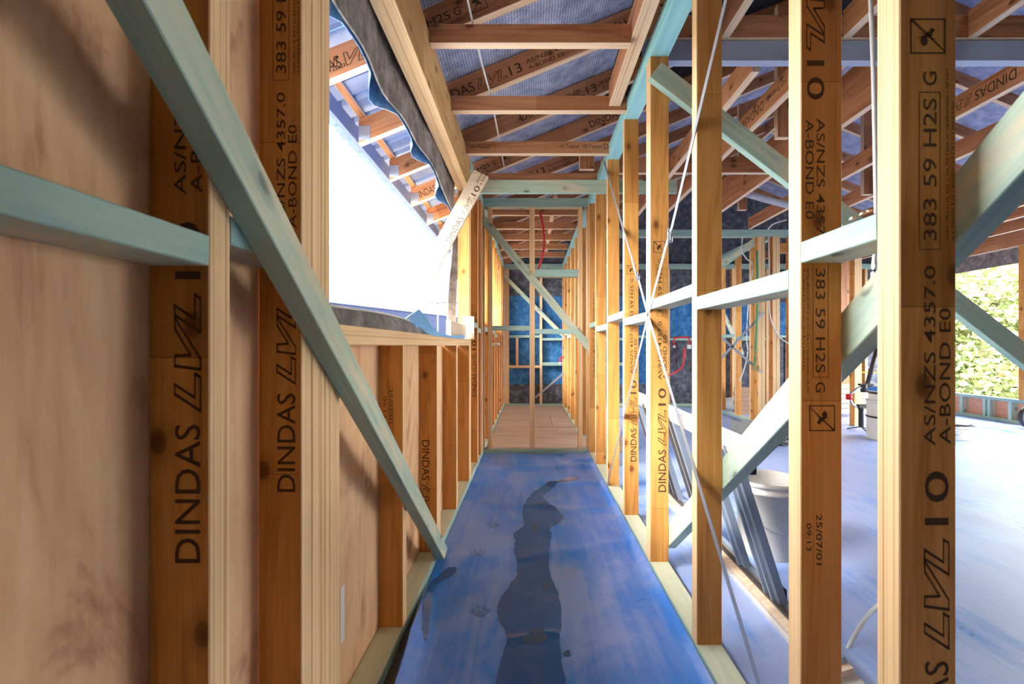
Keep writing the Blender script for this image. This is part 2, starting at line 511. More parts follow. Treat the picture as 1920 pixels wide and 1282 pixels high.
def lettering(parent, o, rd, ud, items, mat='ink'):
    """One mesh of printed marks on a timber face: o origin, rd reading direction, ud up direction."""
    o, rd, ud = V(o), V(rd).normalized(), V(ud).normalized()
    nrm = rd.cross(ud)
    verts, faces = [], []
    for it in items:
        if it[0] == 'poly':
            for poly in it[1]:
                b0 = len(verts)
                verts += [rd * s + ud * v for s, v in poly]
                faces.append(tuple(range(b0, b0 + len(poly))))
            continue
        txt, s, v, length, cap = it[:5]
        outl = len(it) > 5 and it[5]
        if outl:
            for poly in logo_polys(s, v, length, cap):
                b0 = len(verts)
                verts += [rd * a + ud * b_ for a, b_ in poly]
                faces.append(tuple(range(b0, b0 + 4)))
            continue
        vv, ff = text_polys(txt, outl)
        b0 = len(verts)
        verts += [rd * (s + a * length) + ud * (v + b_ * cap) + nrm * (z * cap * 0.25 if outl else 0) for a, b_, z in vv]
        faces += [tuple(b0 + i for i in f) for f in ff]
    me = bpy.data.meshes.new('printed_lettering')
    me.from_pydata([tuple(p) for p in verts], [], faces)
    me.materials.append(M[mat])
    me.update()
    return link(bpy.data.objects.new('printed_lettering', me), Matrix.Translation(o + nrm * 0.0007), parent)

def fine_print(s0, v0, length, h):
    """A row of print too small to read: short ticks of uneven length."""
    q, s_, rnd = [], s0, random.Random(int(length * 1000))
    while s_ < s0 + length:
        w = rnd.uniform(.25, .6) * h
        hh = h * rnd.choice((.65, .7, 1.0))
        q.append([(s_, v0), (s_ + w, v0), (s_ + w, v0 + hh * .35), (s_, v0 + hh)])
        s_ += w + h * rnd.choice((.25, .25, .3, .9))
    return q

def lvl_marks(grade='10', cap=0.038, upto=9, start=0.0):
    it = [('DINDAS', 0, .013, .205, cap), ('LVL', .225, .013, .175, cap, True), (grade, .42, .013, .085, cap),
          ('AS/NZS 4357.0', .545, .034, .285, .018), ('A-BOND E0', .548, .010, .215, .018),
          ('383 59 H2S', .87, .032, .225, .021), ('G', 1.115, .032, .022, .021),
          ('poly', frame_polys(.855, 1.105, .026, .060, .0012)),
          ('poly', fine_print(.87, .014, .27, .005) + fine_print(.87, .005, .22, .005)),
          ('poly', emblem_polys(1.165, .018, .056)), ('25/07/01', 1.40, .033, .11, .013), ('09:13', 1.42, .012, .06, .011)]
    return [i for i in it[:upto] if (i[0] == 'poly' or i[1] >= start)]

# ------------------------------------------------------------------ fixed dimensions
XL, XR = -0.475, 0.585            # corridor faces of the two stud walls
D = 0.09                          # stud depth
PT = 0.045                        # plate thickness
ZS, ZT = 2.507, 2.597             # stud top, top of the double plate
SL = 0.41                         # roof pitch (rise per metre)
def roof_z(x):                    # underside of the rafters
    return 2.58 + SL * (x - XL) if x < 3.4 else 2.58 + SL * (3.4 - XL) - SL * (x - 3.4)

# ------------------------------------------------------------------ ground and floors
g = box('ground', (-40, 40), (-30, 60), (-0.40, -0.30), 'ground'); tag(g, 'sandy ground outside the unfinished house', 'ground', kind='structure')
slab = box('floor', (-0.57, 6.94), (-1.7, 8.2), (-0.30, -0.003), 'dirt'); tag(slab, 'floor of the unfinished house', 'floor', kind='structure')

def sheet_grid(name, x0, x1, y0, y1, nx, ny, fz, mat, parent=None, edge=None):
    verts, faces = [], []
    for j in range(ny + 1):
        for i in range(nx + 1):
            y = y0 + (y1 - y0) * j / ny
            a = edge(y) if edge else x0
            x = a + (x1 - a) * i / nx
            verts.append((x, y, fz(x, y)))
    for j in range(ny):
        for i in range(nx):
            k = j * (nx + 1) + i
            faces.append((k, k + 1, k + nx + 2, k + nx + 1))
    return mesh_obj(name, verts, faces, mat, parent, smooth=True, origin=((x0 + x1) / 2, (y0 + y1) / 2, 0))

room_sheet = sheet_grid('floor_sheet', 0.68, 6.84, -1.5, 8.0, 40, 60, lambda x, y: 0.0006 + 0.0012 * (1 + math.sin(5 * x + 3 * y) * math.sin(4 * y - x)), 'membrane_pale', slab)

def left_edge(y):
    if y > 2.1: return XL + 0.004
    return XL + 0.004 + 0.06 * min(1, (2.1 - y) / 0.8)
def wrinkle(x, y):
    z = 0.004 + 0.003 * math.sin(9 * x + 2.3 * y) * math.sin(3.1 * y + 1.7 * x)
    for (yc, a, w, k) in ((1.62, .006, .02, .05), (2.38, .010, .05, -.10), (3.02, .012, .04, .06), (3.55, .014, .06, .02), (3.98, .016, .07, -.05), (4.25, .012, .05, .08)):
        d = y - yc - k * math.sin(3 * x + yc) - 0.02 * math.sin(17 * x)
        z += a * math.exp(-(d / w) ** 2)
    if y > 3.5:
        z += 0.008 * abs(math.sin(14 * x + 4 * y)) * min(1, (y - 3.5)) + 0.02 * max(0, y - 4.2)
    e = left_edge(y)
    if y < 2.1:
        u = x - e
        z += 0.062 * math.exp(-(u / 0.035) ** 2) * min(1, (2.1 - y) / 0.5)
    z += 0.03 * math.exp(-((x - XR) / 0.03) ** 2)
    return z
mem = sheet_grid('floor_membrane', XL, XR - 0.004, 0.25, 4.49, 46, 130, wrinkle, 'membrane', edge=left_edge)
tag(mem, 'scuffed blue waterproof membrane sheet covering the corridor floor', 'membrane')

def floor_pt(x, y, lift=0.0):
    Y = F * (EYE - 0.006) / (y - CY)
    X = (x - CX) * Y / F
    return V((X, Y, wrinkle(X, Y) + lift))

def floor_patch(name, outline, mat, parent, lift=0.0016):
    """Flat mark lying on the wrinkled membrane, cut into small triangles that follow it."""
    if len(outline) > 9:
        rnd = random.Random(len(outline))
        loop = [V((x, y, 0)) for x, y in outline]
        sm = smooth_path(loop[-2:] + loop + loop[:2], 4)[8:-8]
        outline = [(q.x + rnd.uniform(-1.3, 1.3), q.y + rnd.uniform(-1.0, 1.0)) for q in sm]
    pts = [floor_pt(x, y) for x, y in outline]
    bm = bmesh.new()
    vs_ = [bm.verts.new((p.x, p.y, 0)) for p in pts]
    f = bm.faces.new(vs_)
    bmesh.ops.triangulate(bm, faces=[f])
    for _ in range(3):
        bmesh.ops.subdivide_edges(bm, edges=[e for e in bm.edges if e.calc_length() > 0.035], cuts=1, use_grid_fill=False)
        bmesh.ops.triangulate(bm, faces=bm.faces[:])
    for v in bm.verts:
        v.co.z = wrinkle(v.co.x, v.co.y) + lift
    me = bpy.data.meshes.new(name); bm.to_mesh(me); bm.free()
    me.materials.append(M[mat])
    return link(bpy.data.objects.new(name, me), Matrix.Identity(4), parent)

wet = [(1090, 894), (1066, 896), (1038, 903), (1016, 911), (1000, 922), (989, 934), (982, 950), (980, 968), (982, 984), (970, 993), (962, 1001), (966, 1012), (964, 1028), (968, 1050),
       (969, 1075), (958, 1094), (944, 1112), (934, 1132), (932, 1150), (940, 1170), (951, 1190), (946, 1215), (938, 1240), (936, 1300), (1052, 1300), (1053, 1240), (1050, 1200), (1053, 1165),
       (1049, 1120), (1040, 1096), (1033, 1076), (1030, 1050), (1030, 1022), (1034, 1004), (1030, 992), (1042, 984), (1054, 975), (1057, 968), (1046, 964), (1030, 961), (1014, 954), (1006, 944), (1010, 934), (1022, 926), (1036, 914), (1052, 906), (1075, 900)]
p = floor_patch('wet_patch', wet, 'wet', mem); p['label'] = 'dark blue wet patch'
edge_wet = [(835, 1066), (856, 1064), (846, 1080), (822, 1092), (812, 1120), (806, 1170), (800, 1205), (791, 1190), (797, 1130), (808, 1092)]
floor_patch('wet_patch', edge_wet, 'wet', mem)
for (cx_, cy_, rr) in ((1004, 1193, 21), (1026, 1098, 9), (1063, 1226, 7), (1002, 988, 6)):
    floor_patch('mud_stain', [(cx_ + rr * (1 + .22 * math.sin(3 * a)) * math.cos(a), cy_ + .75 * rr * (1 + .2 * math.cos(2 * a + 1)) * math.sin(a)) for a in [i * math.pi / 7 for i in range(14)]], 'mud', mem, 0.003)
for (cx_, cy_, k) in ((902, 1144, 1.0), (896, 1038, .8), (925, 983, .65)):      # muddy paw prints
    for (dx, dy, rx, ry) in ((0, 5, 9, 5), (-15, 0, 4, 3.4), (-6, -7, 4, 3), (6, -7, 4, 3), (15, -1, 4, 3.4)):
        floor_patch('paw_print', [(cx_ + k * (dx + rx * math.cos(a)), cy_ + k * (dy + ry * math.sin(a))) for a in [i * math.pi / 4 for i in range(8)]], 'paw', mem, 0.003)

ys = [.3 + i * .05 for i in range(36)]
verts, faces = [], []
for y in ys:
    e = left_edge(y); zt = wrinkle(e + .001, y)
    for (dx, fz) in ((-.016, .0), (-.010, .45), (-.003, .9), (.002, 1.06)):
        verts.append((e + dx + .004 * math.sin(9 * y + fz), y, .001 + (zt - .001) * fz))
for i in range(len(ys) - 1):
    for j in range(3):
        faces.append((i * 4 + j, i * 4 + j + 1, i * 4 + j + 5, i * 4 + j + 4))
mesh_obj('curled_edge', verts, faces, 'lilac', mem, smooth=True, origin=(XL, 1, 0))['label'] = 'pale curled edge of the membrane'

boards = empty('floor_far_room', (0, 4.6, 0), 'particle board sheets flooring the room past the corridor', 'floor', kind='structure')
for k, (y0, y1) in enumerate(((4.595, 5.965), (5.972, 6.87), (6.877, 7.77), (7.777, 8.12))):
    for (x0, x1) in (((XL + .01, 1.1),), ((XL + .01, 0.30), (0.306, 1.1)))[k % 2]:
        beam('board_sheet', (x0, x1), (y0, y1), (-0.002, 0.012 + 0.002 * (k % 2)), 'board', boards, axis=0)

# ------------------------------------------------------------------ left wall
wl = empty('wall_left', (XL - 0.045, 0, 0), 'left stud wall of the corridor with a window opening and plywood lining', 'wall', kind='structure')
X0, X1 = XL - D, XL
beam('bottom_plate', (X0, X1), (-1.5, 4.5), (0, PT), 'plate', wl)
beam('bottom_plate', (X0, X1), (4.505, 8.1), (0, PT), 'plate', wl)
beam('top_plate', (X0, X1), (-1.5, 1.05), (ZS, ZS + PT), 'mint', wl)
beam('top_plate', (X0, X1), (3.56, 8.1), (ZS, ZS + PT), 'mint', wl)
beam('top_plate', (X0, X1), (3.56, 8.1), (ZS + PT, ZT), 'mint', wl)
LS = {}
for y, w in ((-1.14, .045), (-.54, .045), (.06, .045), (.659, .046), (.925, .042), (.969, .042), (1.013, .042), (3.525, .044), (4.03, .045), (4.30, .045), (4.42, .045), (4.47, .04),
             (4.62, .045), (5.05, .045), (5.5, .045), (5.95, .045), (6.40, .045), (6.85, .045), (7.3, .045), (7.75, .045), (8.05, .045)):
    LS[y] = beam('stud', (X0, X1), (y, y + w), (PT, ZS), 'lvl', wl, axis=2)
for y in (1.057, 1.663, 2.27, 2.318, 2.871):
    LS[y] = beam('stud', (X0, X1), (y, y + (.052 if y < 1.1 else .045)), (PT, 1.098), 'lvl', wl, axis=2)
LS[3.475] = beam('stud', (X0, X1), (3.475, 3.52), (PT, 2.31), 'lvl', wl, axis=2)
sill = bar('sill_plate', ((X0 + X1) / 2, 1.057, 1.1245), ((X0 + X1) / 2, 3.474, 1.1245), (1, 0, 0), D, .051, 'lvl', wl)
for x0 in (XL - .045, XL - .0905):
    beam('lintel', (x0, x0 + .0445), (1.058, 3.522), (2.31, 2.58), 'lintel', wl, axis=1)
for (y0, y1, z) in ((-1.09, -.54, 1.257), (-.495, .06, 1.214), (.105, .659, 1.214), (.705, .925, 1.257), (3.57, 4.03, 1.257), (4.075, 4.3, 1.22), (4.665, 5.05, 1.257), (5.095, 5.5, 1.22), (5.545, 5.95, 1.257), (5.995, 6.4, 1.22)):
    beam('nogging', (X0, X1), (y0 + .001, y1 - .001), (z, z + .045), 'mint', wl, axis=1)
def ply(y0, y1, z0, z1):
    o = bar('plywood_sheet', (X0 - .006, (y0 + y1) / 2, z0), (X0 - .006, (y0 + y1) / 2, z1), (0, 1, 0), y1 - y0, .011, 'ply', wl)
    return o
for a in ((-1.5, .93, .0, 2.6), (.934, 1.108, 0, 2.6), (1.112, 2.29, 0, 1.098), (2.294, 3.52, 0, 1.098), (3.57, 4.8, 0, 2.6), (4.804, 5.0, 0, 2.6), (5.004, 6.3, 0, 1.4), (6.304, 7.6, 0, 1.4), (5.004, 7.6, 2.40, 2.6), (7.604, 8.15, 0, 2.6)):  # far gap widened beyond its visible part to let light into the far room
    ply(*a)
lab = box('sheet_sticker', (X0 - .0004, X0 + .0006), (1.325, 1.352), (.205, .375), 'white', wl); lab['label'] = 'white sticker on the plywood'

def stud_marks(st, xleft, y, zs, up=True, **kw):
    mat = kw.pop('mat', 'ink')
    if up:
        return lettering(st, (xleft + D, y, zs), (0, 0, 1), (-1, 0, 0), lvl_marks(**kw), mat)
    return lettering(st, (xleft, y, zs), (0, 0, -1), (1, 0, 0), lvl_marks(**kw), mat)
def zpx(y, Y): return EYE + (CY - y) * Y / F
stud_marks(LS[.659], X0, .659, zpx(1055, .659))
stud_marks(LS[.925], X0, .925, zpx(922, .925), upto=12)
stud_marks(LS[2.27], X0, 2.27, zpx(825, 2.27), up=False, upto=2)
lettering(LS[1.663], (X0, 1.663, zpx(728, 1.663)), (0, 0, -1), (1, 0, 0), [('25/07/01', 0, .038, .13, .013), ('09:13', .03, .016, .08, .011)], 'ink_soft')
stud_marks(LS[4.03], X0, 4.03, zpx(743, 4.03), upto=5)

# ------------------------------------------------------------------ corridor right wall
wr = empty('wall_corridor', (XR + .045, 0, 0), 'open stud wall between the corridor and the bright room', 'wall', kind='structure')
X0r, X1r = XR, XR + D
beam('bottom_plate', (X0r, X1r), (-1.5, 4.6), (0, PT), 'plate', wr)
beam('bottom_plate', (X0r, X1r), (5.35, 8.1), (0, PT), 'plate', wr)
beam('top_plate', (X0r, X1r), (-1.5, 8.1), (ZS, ZS + PT - .001), 'cyan', wr)
beam('top_plate', (X0r, X1r), (-1.5, 8.1), (ZS + PT, ZT), 'cyan', wr)
RS = {}
rs = [(-1.1, .045), (-.3, .045), (.704, .047), (.962, .046), (1.564, .045), (2.167, .075), (2.768, .04), (3.364, .045), (3.962, .045), (4.40, .045), (4.51, .09), (4.62, .045), (5.30, .045), (5.36, .045), (5.8, .045), (6.4, .045), (7.0, .045), (7.6, .045), (8.05, .045)]
for y, w in rs:
    RS[y] = beam('stud', (X0r, X1r), (y, y + w), (PT, ZS), 'lvl', wr, axis=2)
nog = 0
for i in range(len(rs) - 1):
    y0, y1 = rs[i][0] + rs[i][1], rs[i + 1][0]
    if y1 - y0 < .12 or (4.6 < y0 < 5.3) or y0 < .7:
        continue
    z = 1.275 if nog % 2 == 0 else 1.2235
    nog += 1
    beam('nogging', (X0r, X1r), (y0 + .001, y1 - .001), (z, z + .045), 'mint', wr, axis=1)
stud_marks(RS[.704], X0r, .704, zpx(1215, .704) - .225, upto=10)
stud_marks(RS[.962], X0r, .962, zpx(222, .962) + .545, up=False, upto=12)
stud_marks(RS[2.167], X0r, 2.167, zpx(922, 2.167), upto=10)
stud_marks(RS[2.768], X0r, 2.768, zpx(865, 2.768), upto=10)
stud_marks(RS[4.40], X0r, 4.40, zpx(706, 4.40), upto=5, mat='ink_soft')

# ------------------------------------------------------------------ cross wall at the end of the membrane
wc = empty('wall_cross', (0, 4.55, 0), 'open stud frame crossing the end of the corridor', 'wall', kind='structure')
beam('bottom_plate', (XL + .002, XR - .002), (4.505, 4.595), (0, .05), 'mint', wc)
for z in (ZS, ZS + PT):
    beam('top_plate', (XL + .002, XR - .002), (4.505, 4.595), (z, z + PT - .001), 'mint', wc)
for x in (-.43, -.005, .49):
    beam('stud', (x, x + (.052 if x > -.1 and x < .1 else .04)), (4.505, 4.595), (.05, ZS), 'lvl', wc, axis=2)
for (x0, x1, z, h) in ((-.389, -.006, 1.255, .048), (.048, .489, 1.22, .05), (.048, .489, 1.80, .075)):
    beam('nogging', (x0, x1), (4.508, 4.592), (z, z + h), 'mint', wc, axis=0)

# ------------------------------------------------------------------ far wall
wf = empty('wall_far', (3, 8.15, 0), 'far outer wall frame lined with blue and grey building wrap', 'wall', kind='structure')
beam('bottom_plate', (XL, 6.85), (8.1, 8.19), (0, PT), 'mint', wf)
for z in (ZS, ZS + PT):
    beam('top_plate', (XL, 6.85), (8.1, 8.19), (z, z + PT - .001), 'mint', wf)
fx = [-.47, -.43, .175, .75, 1.3, 1.9, 2.5, 3.1, 3.68, 4.3, 4.9, 5.5, 6.1, 6.75]
for i, x in enumerate(fx):
    beam('stud', (x, x + .045), (8.1, 8.19), (PT, ZS), 'lvl', wf, axis=2)
    if i >= 2 and i < len(fx) - 1:
        z = 1.2 + .05 * (i % 2)
        beam('nogging', (x + .046, fx[i + 1] - .001), (8.105, 8.185), (z, z + .045), 'mint', wf, axis=0)
        if i in (2, 4):
            beam('nogging', (x + .046, fx[i + 1] - .001), (8.11, 8.17), (z - .46, z - .40), 'mint', wf, axis=0)
beam('nogging', (-.384, .174), (8.105, 8.185), (1.25, 1.295), 'mint', wf, axis=0)
beam('trimmer', (-.384, .174), (8.105, 8.185), (.70, .745), 'lvl', wf, axis=0)
beam('stud', (-.26, -.215), (8.105, 8.185), (.746, 1.249), 'lvl', wf, axis=2)
for (z0, z1, mat, y) in ((-.02, .40, 'wrap_grey', 8.20), (.34, 2.02, 'wrap_blue', 8.206), (1.95, 2.95, 'wrap_grey', 8.212)):
    for (x0, x1) in ((-.6, 2.2), (2.18, 4.7), (4.68, 6.95)):
        m_ = mat
        if mat == 'wrap_blue' and x0 > 2: m_ = 'wrap_grey'
        box('building_wrap', (x0, x1), (y + (.003 if x0 > 2 else 0), y + .002 + (.003 if x0 > 2 else 0)), (z0, z1), m_, wf)

box('building_wrap', (2.18, 4.72), (8.2035, 8.2055), (1.28, 1.90), 'wrap_blue', wf)
prism('gable_wrap', [(-1.0, 8.215, 2.60), (7.3, 8.215, 2.60), (7.3, 8.215, roof_z(7.3) + .13), (3.4, 8.215, roof_z(3.4) + .14), (-1.0, 8.215, roof_z(-1.0) + .13)], (0, .003, 0), 'wrap_grey', wf)

# ------------------------------------------------------------------ partition in the bright room
wp = empty('wall_partition', (3.2, 6.8, 0), 'stud partition at the back of the bright room', 'wall', kind='structure')
beam('bottom_plate', (3.14, 3.23), (5.72, 8.09), (0, PT), 'mint', wp)
for z in (ZS, ZS + PT):
    beam('top_plate', (XR + D, 3.95), (5.72, 5.81), (z, z + PT - .001), 'mint', wp)
    beam('top_plate', (3.14, 3.23), (5.812, 8.09), (z, z + PT - .001), 'mint', wp)
for y in (6.33, 6.79, 7.35):
    beam('stud', (3.14, 3.23), (y, y + .045), (PT, ZS), 'lvl', wp, axis=2)
for x in (2.93, 2.978, 3.12, 3.168, 3.34, 3.86):
    beam('stud', (x, x + .045), (5.72, 5.81), (PT, ZS), 'lvl', wp, axis=2)
beam('bottom_plate', (2.93, 3.90), (5.72, 5.81), (0, PT), 'mint', wp)
beam('nogging', (3.215, 3.339), (5.725, 5.805), (2.30, 2.42), 'lvl', wp, axis=0)
beam('nogging', (3.386, 3.859), (5.725, 5.805), (1.2, 1.245), 'mint', wp, axis=0)
beam('nogging', (3.15, 3.22), (6.376, 6.789), (1.2, 1.245), 'mint', wp, axis=1)
beam('nogging', (3.15, 3.22), (6.836, 7.349), (1.24, 1.285), 'mint', wp, axis=1)
post = beam('stud', (4.45, 4.55), (6.1, 6.2), (0.0, ZS), 'lvl', wp, axis=2)
beam('nogging', (4.60, 5.3), (6.12, 6.19), (1.24, 1.30), 'mint', wp, axis=0)
for k in range(5):
    beam('wall_board', (4.62 + k * .145, 4.62 + k * .145 + .14), (7.3, 7.32), (.05, 2.5), 'rafter', wp, axis=2)

# ------------------------------------------------------------------ outer right wall: low wall, openings, header
wo = empty('wall_right', (6.9, 4, 0), 'outer right wall with low sill framing and wide openings to the garden', 'wall', kind='structure')
XO = 6.85
beam('bottom_plate', (XO, XO + D), (6.0, 8.1), (0, PT), 'mint', wo)
beam('sill_plate', (XO - .005, XO + D), (6.0, 8.1), (.30, .345), 'mint', wo)
for y in (6.05, 6.33, 6.62, 6.69, 7.05, 7.5, 7.95):
    beam('stud', (XO, XO + D), (y, y + .05), (PT, .30), 'mint', wo, axis=2)
for (y0, y1) in ((6.0, 6.66), (6.664, 7.3), (7.304, 8.1)):
    box('infill_panel', (XO + D + .001, XO + D + .012), (y0, y1), (0, .34), 'plyred', wo)
for y in (-1.5, 1.2, 3.7, 6.12, 8.02):
    beam('post', (XO, XO + D), (y, y + (.12 if y < 8 else .07)), (0.346 if y > 6 else 0, 2.50), 'lvl', wo, axis=2)
for k in range(4):
    bar('shade_panel', (XO + D + .008, -1.0 + k * 1.02, 0), (XO + D + .008, -1.0 + k * 1.02, 2.5), (0, 1, 0), 1.016, .012, 'wrap', wo)  # unseen near-black panels added to close this end and lower the near light
beam('header', (XO, XO + D), (-1.5, 8.1), (2.505, 2.75), 'rafter', wo, axis=1)
box('felt_strip', (XO + D + .002, XO + D + .02), (-1.5, 8.1), (2.28, 2.62), 'felt', wo)

# ------------------------------------------------------------------ back wall behind the viewer
wb = empty('wall_back', (3, -1.6, 0), 'unseen wall behind the viewer, darkened to dim the near end', 'wall', kind='structure')
for k in range(7):
    bar('shade_panel', (-.05 + k * 1.1 - .53 + .55, -1.62, 0), (-.05 + k * 1.1 - .53 + .55, -1.62, 3.9), (1, 0, 0), 1.096, .012, 'wrap', wb)  # panels out of view, near-black so little light comes back from behind

# ------------------------------------------------------------------ roof
roof = empty('roof', (3.4, 3, 2.58), 'pitched roof frame with sarking and metal sheeting', 'roof', kind='structure')
RD = 0.14
th = math.atan(SL)
nrm = V((-math.sin(th), 0, math.cos(th)))
RY = [2.14 + .6 * k for k in range(-6, 11)]
raf = {}
for y in RY:
    a = V((-1.03, y, roof_z(-1.03))); b = V((3.38, y, roof_z(3.38)))
    raf[y] = bar('rafter', a + nrm * RD / 2 + V((0, .0225, 0)), b + nrm * RD / 2 + V((0, .0225, 0)), nrm, RD, .045, 'rafter', roof, cut=(SL, SL))
    n2 = V((math.sin(th), 0, math.cos(th)))
    a = V((3.42, y, roof_z(3.42))); b = V((7.4, y, roof_z(7.4)))
    bar('rafter', a + n2 * RD / 2 + V((0, .0225, 0)), b + n2 * RD / 2 + V((0, .0225, 0)), n2, RD, .045, 'rafter', roof, cut=(-SL, -SL))
beam('ridge_board', (3.38, 3.42), (-1.6, 8.4), (roof_z(3.4) - .05, roof_z(3.4) + .17), 'rafter', roof)
def slope_sheet(name, x0, x1, y0, y1, off, mat, thick=.003):
    s = 1 if x1 <= 3.5 else -1
    n_ = V((-math.sin(th) * s, 0, math.cos(th)))
    P = [V((x, y, roof_z(x))) + n_ * off for x, y in ((x0, y0), (x1, y0), (x1, y1), (x0, y1))]
    return prism(name, P, n_ * thick, mat, roof)
for k in range(7):
    y0 = -1.7 + k * 1.45
    if k < 4:
        slope_sheet('sarking_sheet', -.56, .70, y0, y0 + 1.46, RD + .004 + .004 * (k % 2), 'sarking')
        slope_sheet('sarking_sheet', .68, 3.46, y0, y0 + 1.46, RD + .003, 'wrap_shade')  # same lining, near-black here: the gloom of the near bays is coloured in
    else:
        slope_sheet('sarking_sheet', -.56, 3.46, y0, y0 + 1.46, RD + .004 + .004 * (k % 2), 'sarking')
    slope_sheet('sarking_sheet', 3.36, 7.4, y0, y0 + 1.46, RD + .004 + .004 * (k % 2), 'wrap_shade' if k < 3 else 'sarking')  # nearest bays of this slope also get their shade by colour
# trapezoidal metal sheeting, ribs running down the slope
def roof_sheet(y0, y1):
    prof = []
    y = y0
    while y < y1 - .01:
        prof += [(y, 0), (y + .10, 0), (y + .115, .028), (y + .145, .028), (y + .16, 0)]
        y += .19
    prof.append((y1, 0))
    verts, faces = [], []
    for x in (-1.17, 3.47):
        for (yy, h) in prof:
            verts.append(V((x, yy, roof_z(x))) + nrm * (RD + .045 + h))
    n = len(prof)
    for i in range(n - 1):
        faces.append((i, i + 1, n + i + 1, n + i))
    mesh_obj('roof_sheet', verts, faces, 'roofmetal', roof, origin=verts[0])
for k in range(14):
    roof_sheet(-1.7 + k * .76, -1.7 + k * .76 + .765)
slope_sheet('roof_sheet', 3.36, 7.5, -1.7, 8.9, RD + .03, 'roofmetal')
for x in (-.98, -.72):
    bar('batten', V((x, -1.7, roof_z(x))) + nrm * (RD + .02), V((x, 8.4, roof_z(x))) + nrm * (RD + .02), (1, 0, SL), .04, .035, 'rafter', roof)
# fascia: folded steel with a lip
XF = -1.12
verts, faces = [], []
prof = [(XF, 2.56), (XF, 2.385), (XF + .028, 2.385), (XF + .028, 2.40), (XF + .004, 2.40), (XF + .004, 2.55)]
for y in (-1.7, 8.6):
    verts += [(x, y, z) for x, z in prof]
faces = [(i, i + 1, 6 + i + 1, 6 + i) for i in range(5)]
fas = mesh_obj('fascia', verts, faces, 'fascia', roof, origin=(XF, 3, 2.4))
for y in RY:
    box('fixing_plate', (-1.055, -.985), (y - .0035, y - .001), (roof_z(-1.03) + .012, roof_z(-1.03) + .10), 'galv', roof)
lt13 = [('DINDAS', 0, .030, .30, .060), ('LVL', .315, .030, .20, .060, True), ('13', .535, .030, .08, .060), ('AS/NZS 4357.0', .65, .062, .33, .026), ('A-BOND E0', .65, .022, .24, .026)]
def rafter_marks(y, xstart, items, mat='ink'):
    rd = V((math.cos(th), 0, math.sin(th)))
    lettering(raf[y], V((xstart, y, roof_z(xstart))), rd, nrm, items, mat)
rk = {round(y, 2): y for y in RY}
h2 = [('383 73', -.30, .05, .16, .04), ('H2S', -.12, .05, .12, .04), ('G', .02, .05, .035, .04), ('poly', emblem_polys(.10, .03, .085)), ('poly', fine_print(-.24, .025, .30, .008))]
rafter_marks(rk[2.14], -.36, h2)
rafter_marks(rk[2.74], -.60, lt13)
rafter_marks(rk[2.74], .72, h2)
rafter_marks(rk[3.34], -.05, lt13)
rafter_marks(rk[3.94], -.33, h2)
rafter_marks(rk[4.54], -.40, lt13)
rafter_marks(rk[3.94], .55, lt13)
rafter_marks(rk[2.14], -1.0, [('DINDAS', -.1, .03, .22, .06), ('LVL', .07, .03, .2, .06, True)])
rafter_marks(rk[3.34], -.90, [('H2S', -.0, .05, .07, .035), ('G', .085, .05, .03, .035), ('poly', emblem_polys(.14, .03, .075))])
rafter_marks(rk[3.94], -1.0, [('DINDAS', 0, .03, .2, .06), ('LVL', .21, .03, .18, .06, True)])

# ------------------------------------------------------------------ ceiling framing
ceil = empty('ceiling', (0, 3, 2.52), 'exposed ceiling joists over the corridor and the room', 'ceiling', kind='structure')
CJ = {}
for k, y in enumerate((.29, .89, 1.49, 2.09, 2.69, 3.29, 3.89)):
    x1 = XR - .002 if k > 3 else .474
    CJ[y] = beam('ceiling_joist', (XL + .002, x1), (y, y + .045), (2.52, 2.61), 'rafter', ceil, axis=0)
for y in (5.1, 5.7, 6.3, 6.9, 7.5):
    beam('ceiling_joist', (XL + .002, XR), (y, y + .045), (2.60, 2.69), 'rafter', ceil, axis=0)
lettering(CJ[3.29], (.22, 3.29, 2.545), (1, 0, 0), (0, 0, 1), [('H3 Treated', 0, .015, .14, .028), ('H3 Treated', .17, .015, .14, .028), ('D', .325, .01, .035, .038)])
lettering(CJ[3.29], (-.44, 3.29, 2.545), (1, 0, 0), (0, 0, 1), [('H3 Treated', 0, .012, .14, .028)])
beam('binder', (.476, .545), (-1.4, 2.688), (2.545, 2.68), 'rafter', ceil, axis=1)
beam('blocking', (.40, .52), (3.60, 3.64), (2.53, 2.66), 'rafter', ceil, axis=2)
cb = beam('cross_rail', (XL + .002, 1.13), (3.42, 3.456), (2.275, 2.375), 'mint', ceil, axis=0)
bar('hanger', (.27, 4.75, 2.72), (.27, 7.6, 2.72), (0, 0, 1), .07, .045, 'rafter', ceil)
# room joists on the far side of the steel beam run in depth
for x, h in ((1.215, .14), (1.52, .14), (2.8, .14), (3.42, .14), (4.04, .14), (4.72, .14), (5.26, .14), (5.70, .14), (6.3, .14)):
    j = beam('ceiling_joist', (x, x + .045), (2.44, 5.72 if x < 3.9 else 8.08), (2.60, 2.60 + h), 'rafter', ceil, axis=1)
    if x in (1.52, 2.8):
        lettering(j, (x, 2.90 if x < 2 else 2.56, 2.735), (0, 1, 0), (0, 0, -1), [('DINDAS', 0, .035, .24, .062), ('LVL', .26, .035, .20, .062, True), ('H3 Treated', -.26, .045, .2, .034)])
for x0 in (2.12, 2.166):
    beam('deep_beam', (x0, x0 + .045), (2.44, 5.72), (2.60 + (x0 > 2.15) * .045, 2.93), 'rafter', ceil, axis=1)
for x in (1.0, 1.637, 2.295, 2.95, 3.6, 4.25, 4.9, 5.55, 6.2):
    beam('ceiling_joist', (x, x + .045), (-1.5, 2.329), (2.71, 2.85), 'rafter', ceil, axis=1)
beam('tie_beam', (.62, 1.21), (3.86, 3.905), (2.60, 2.74), 'rafter', ceil, axis=0)
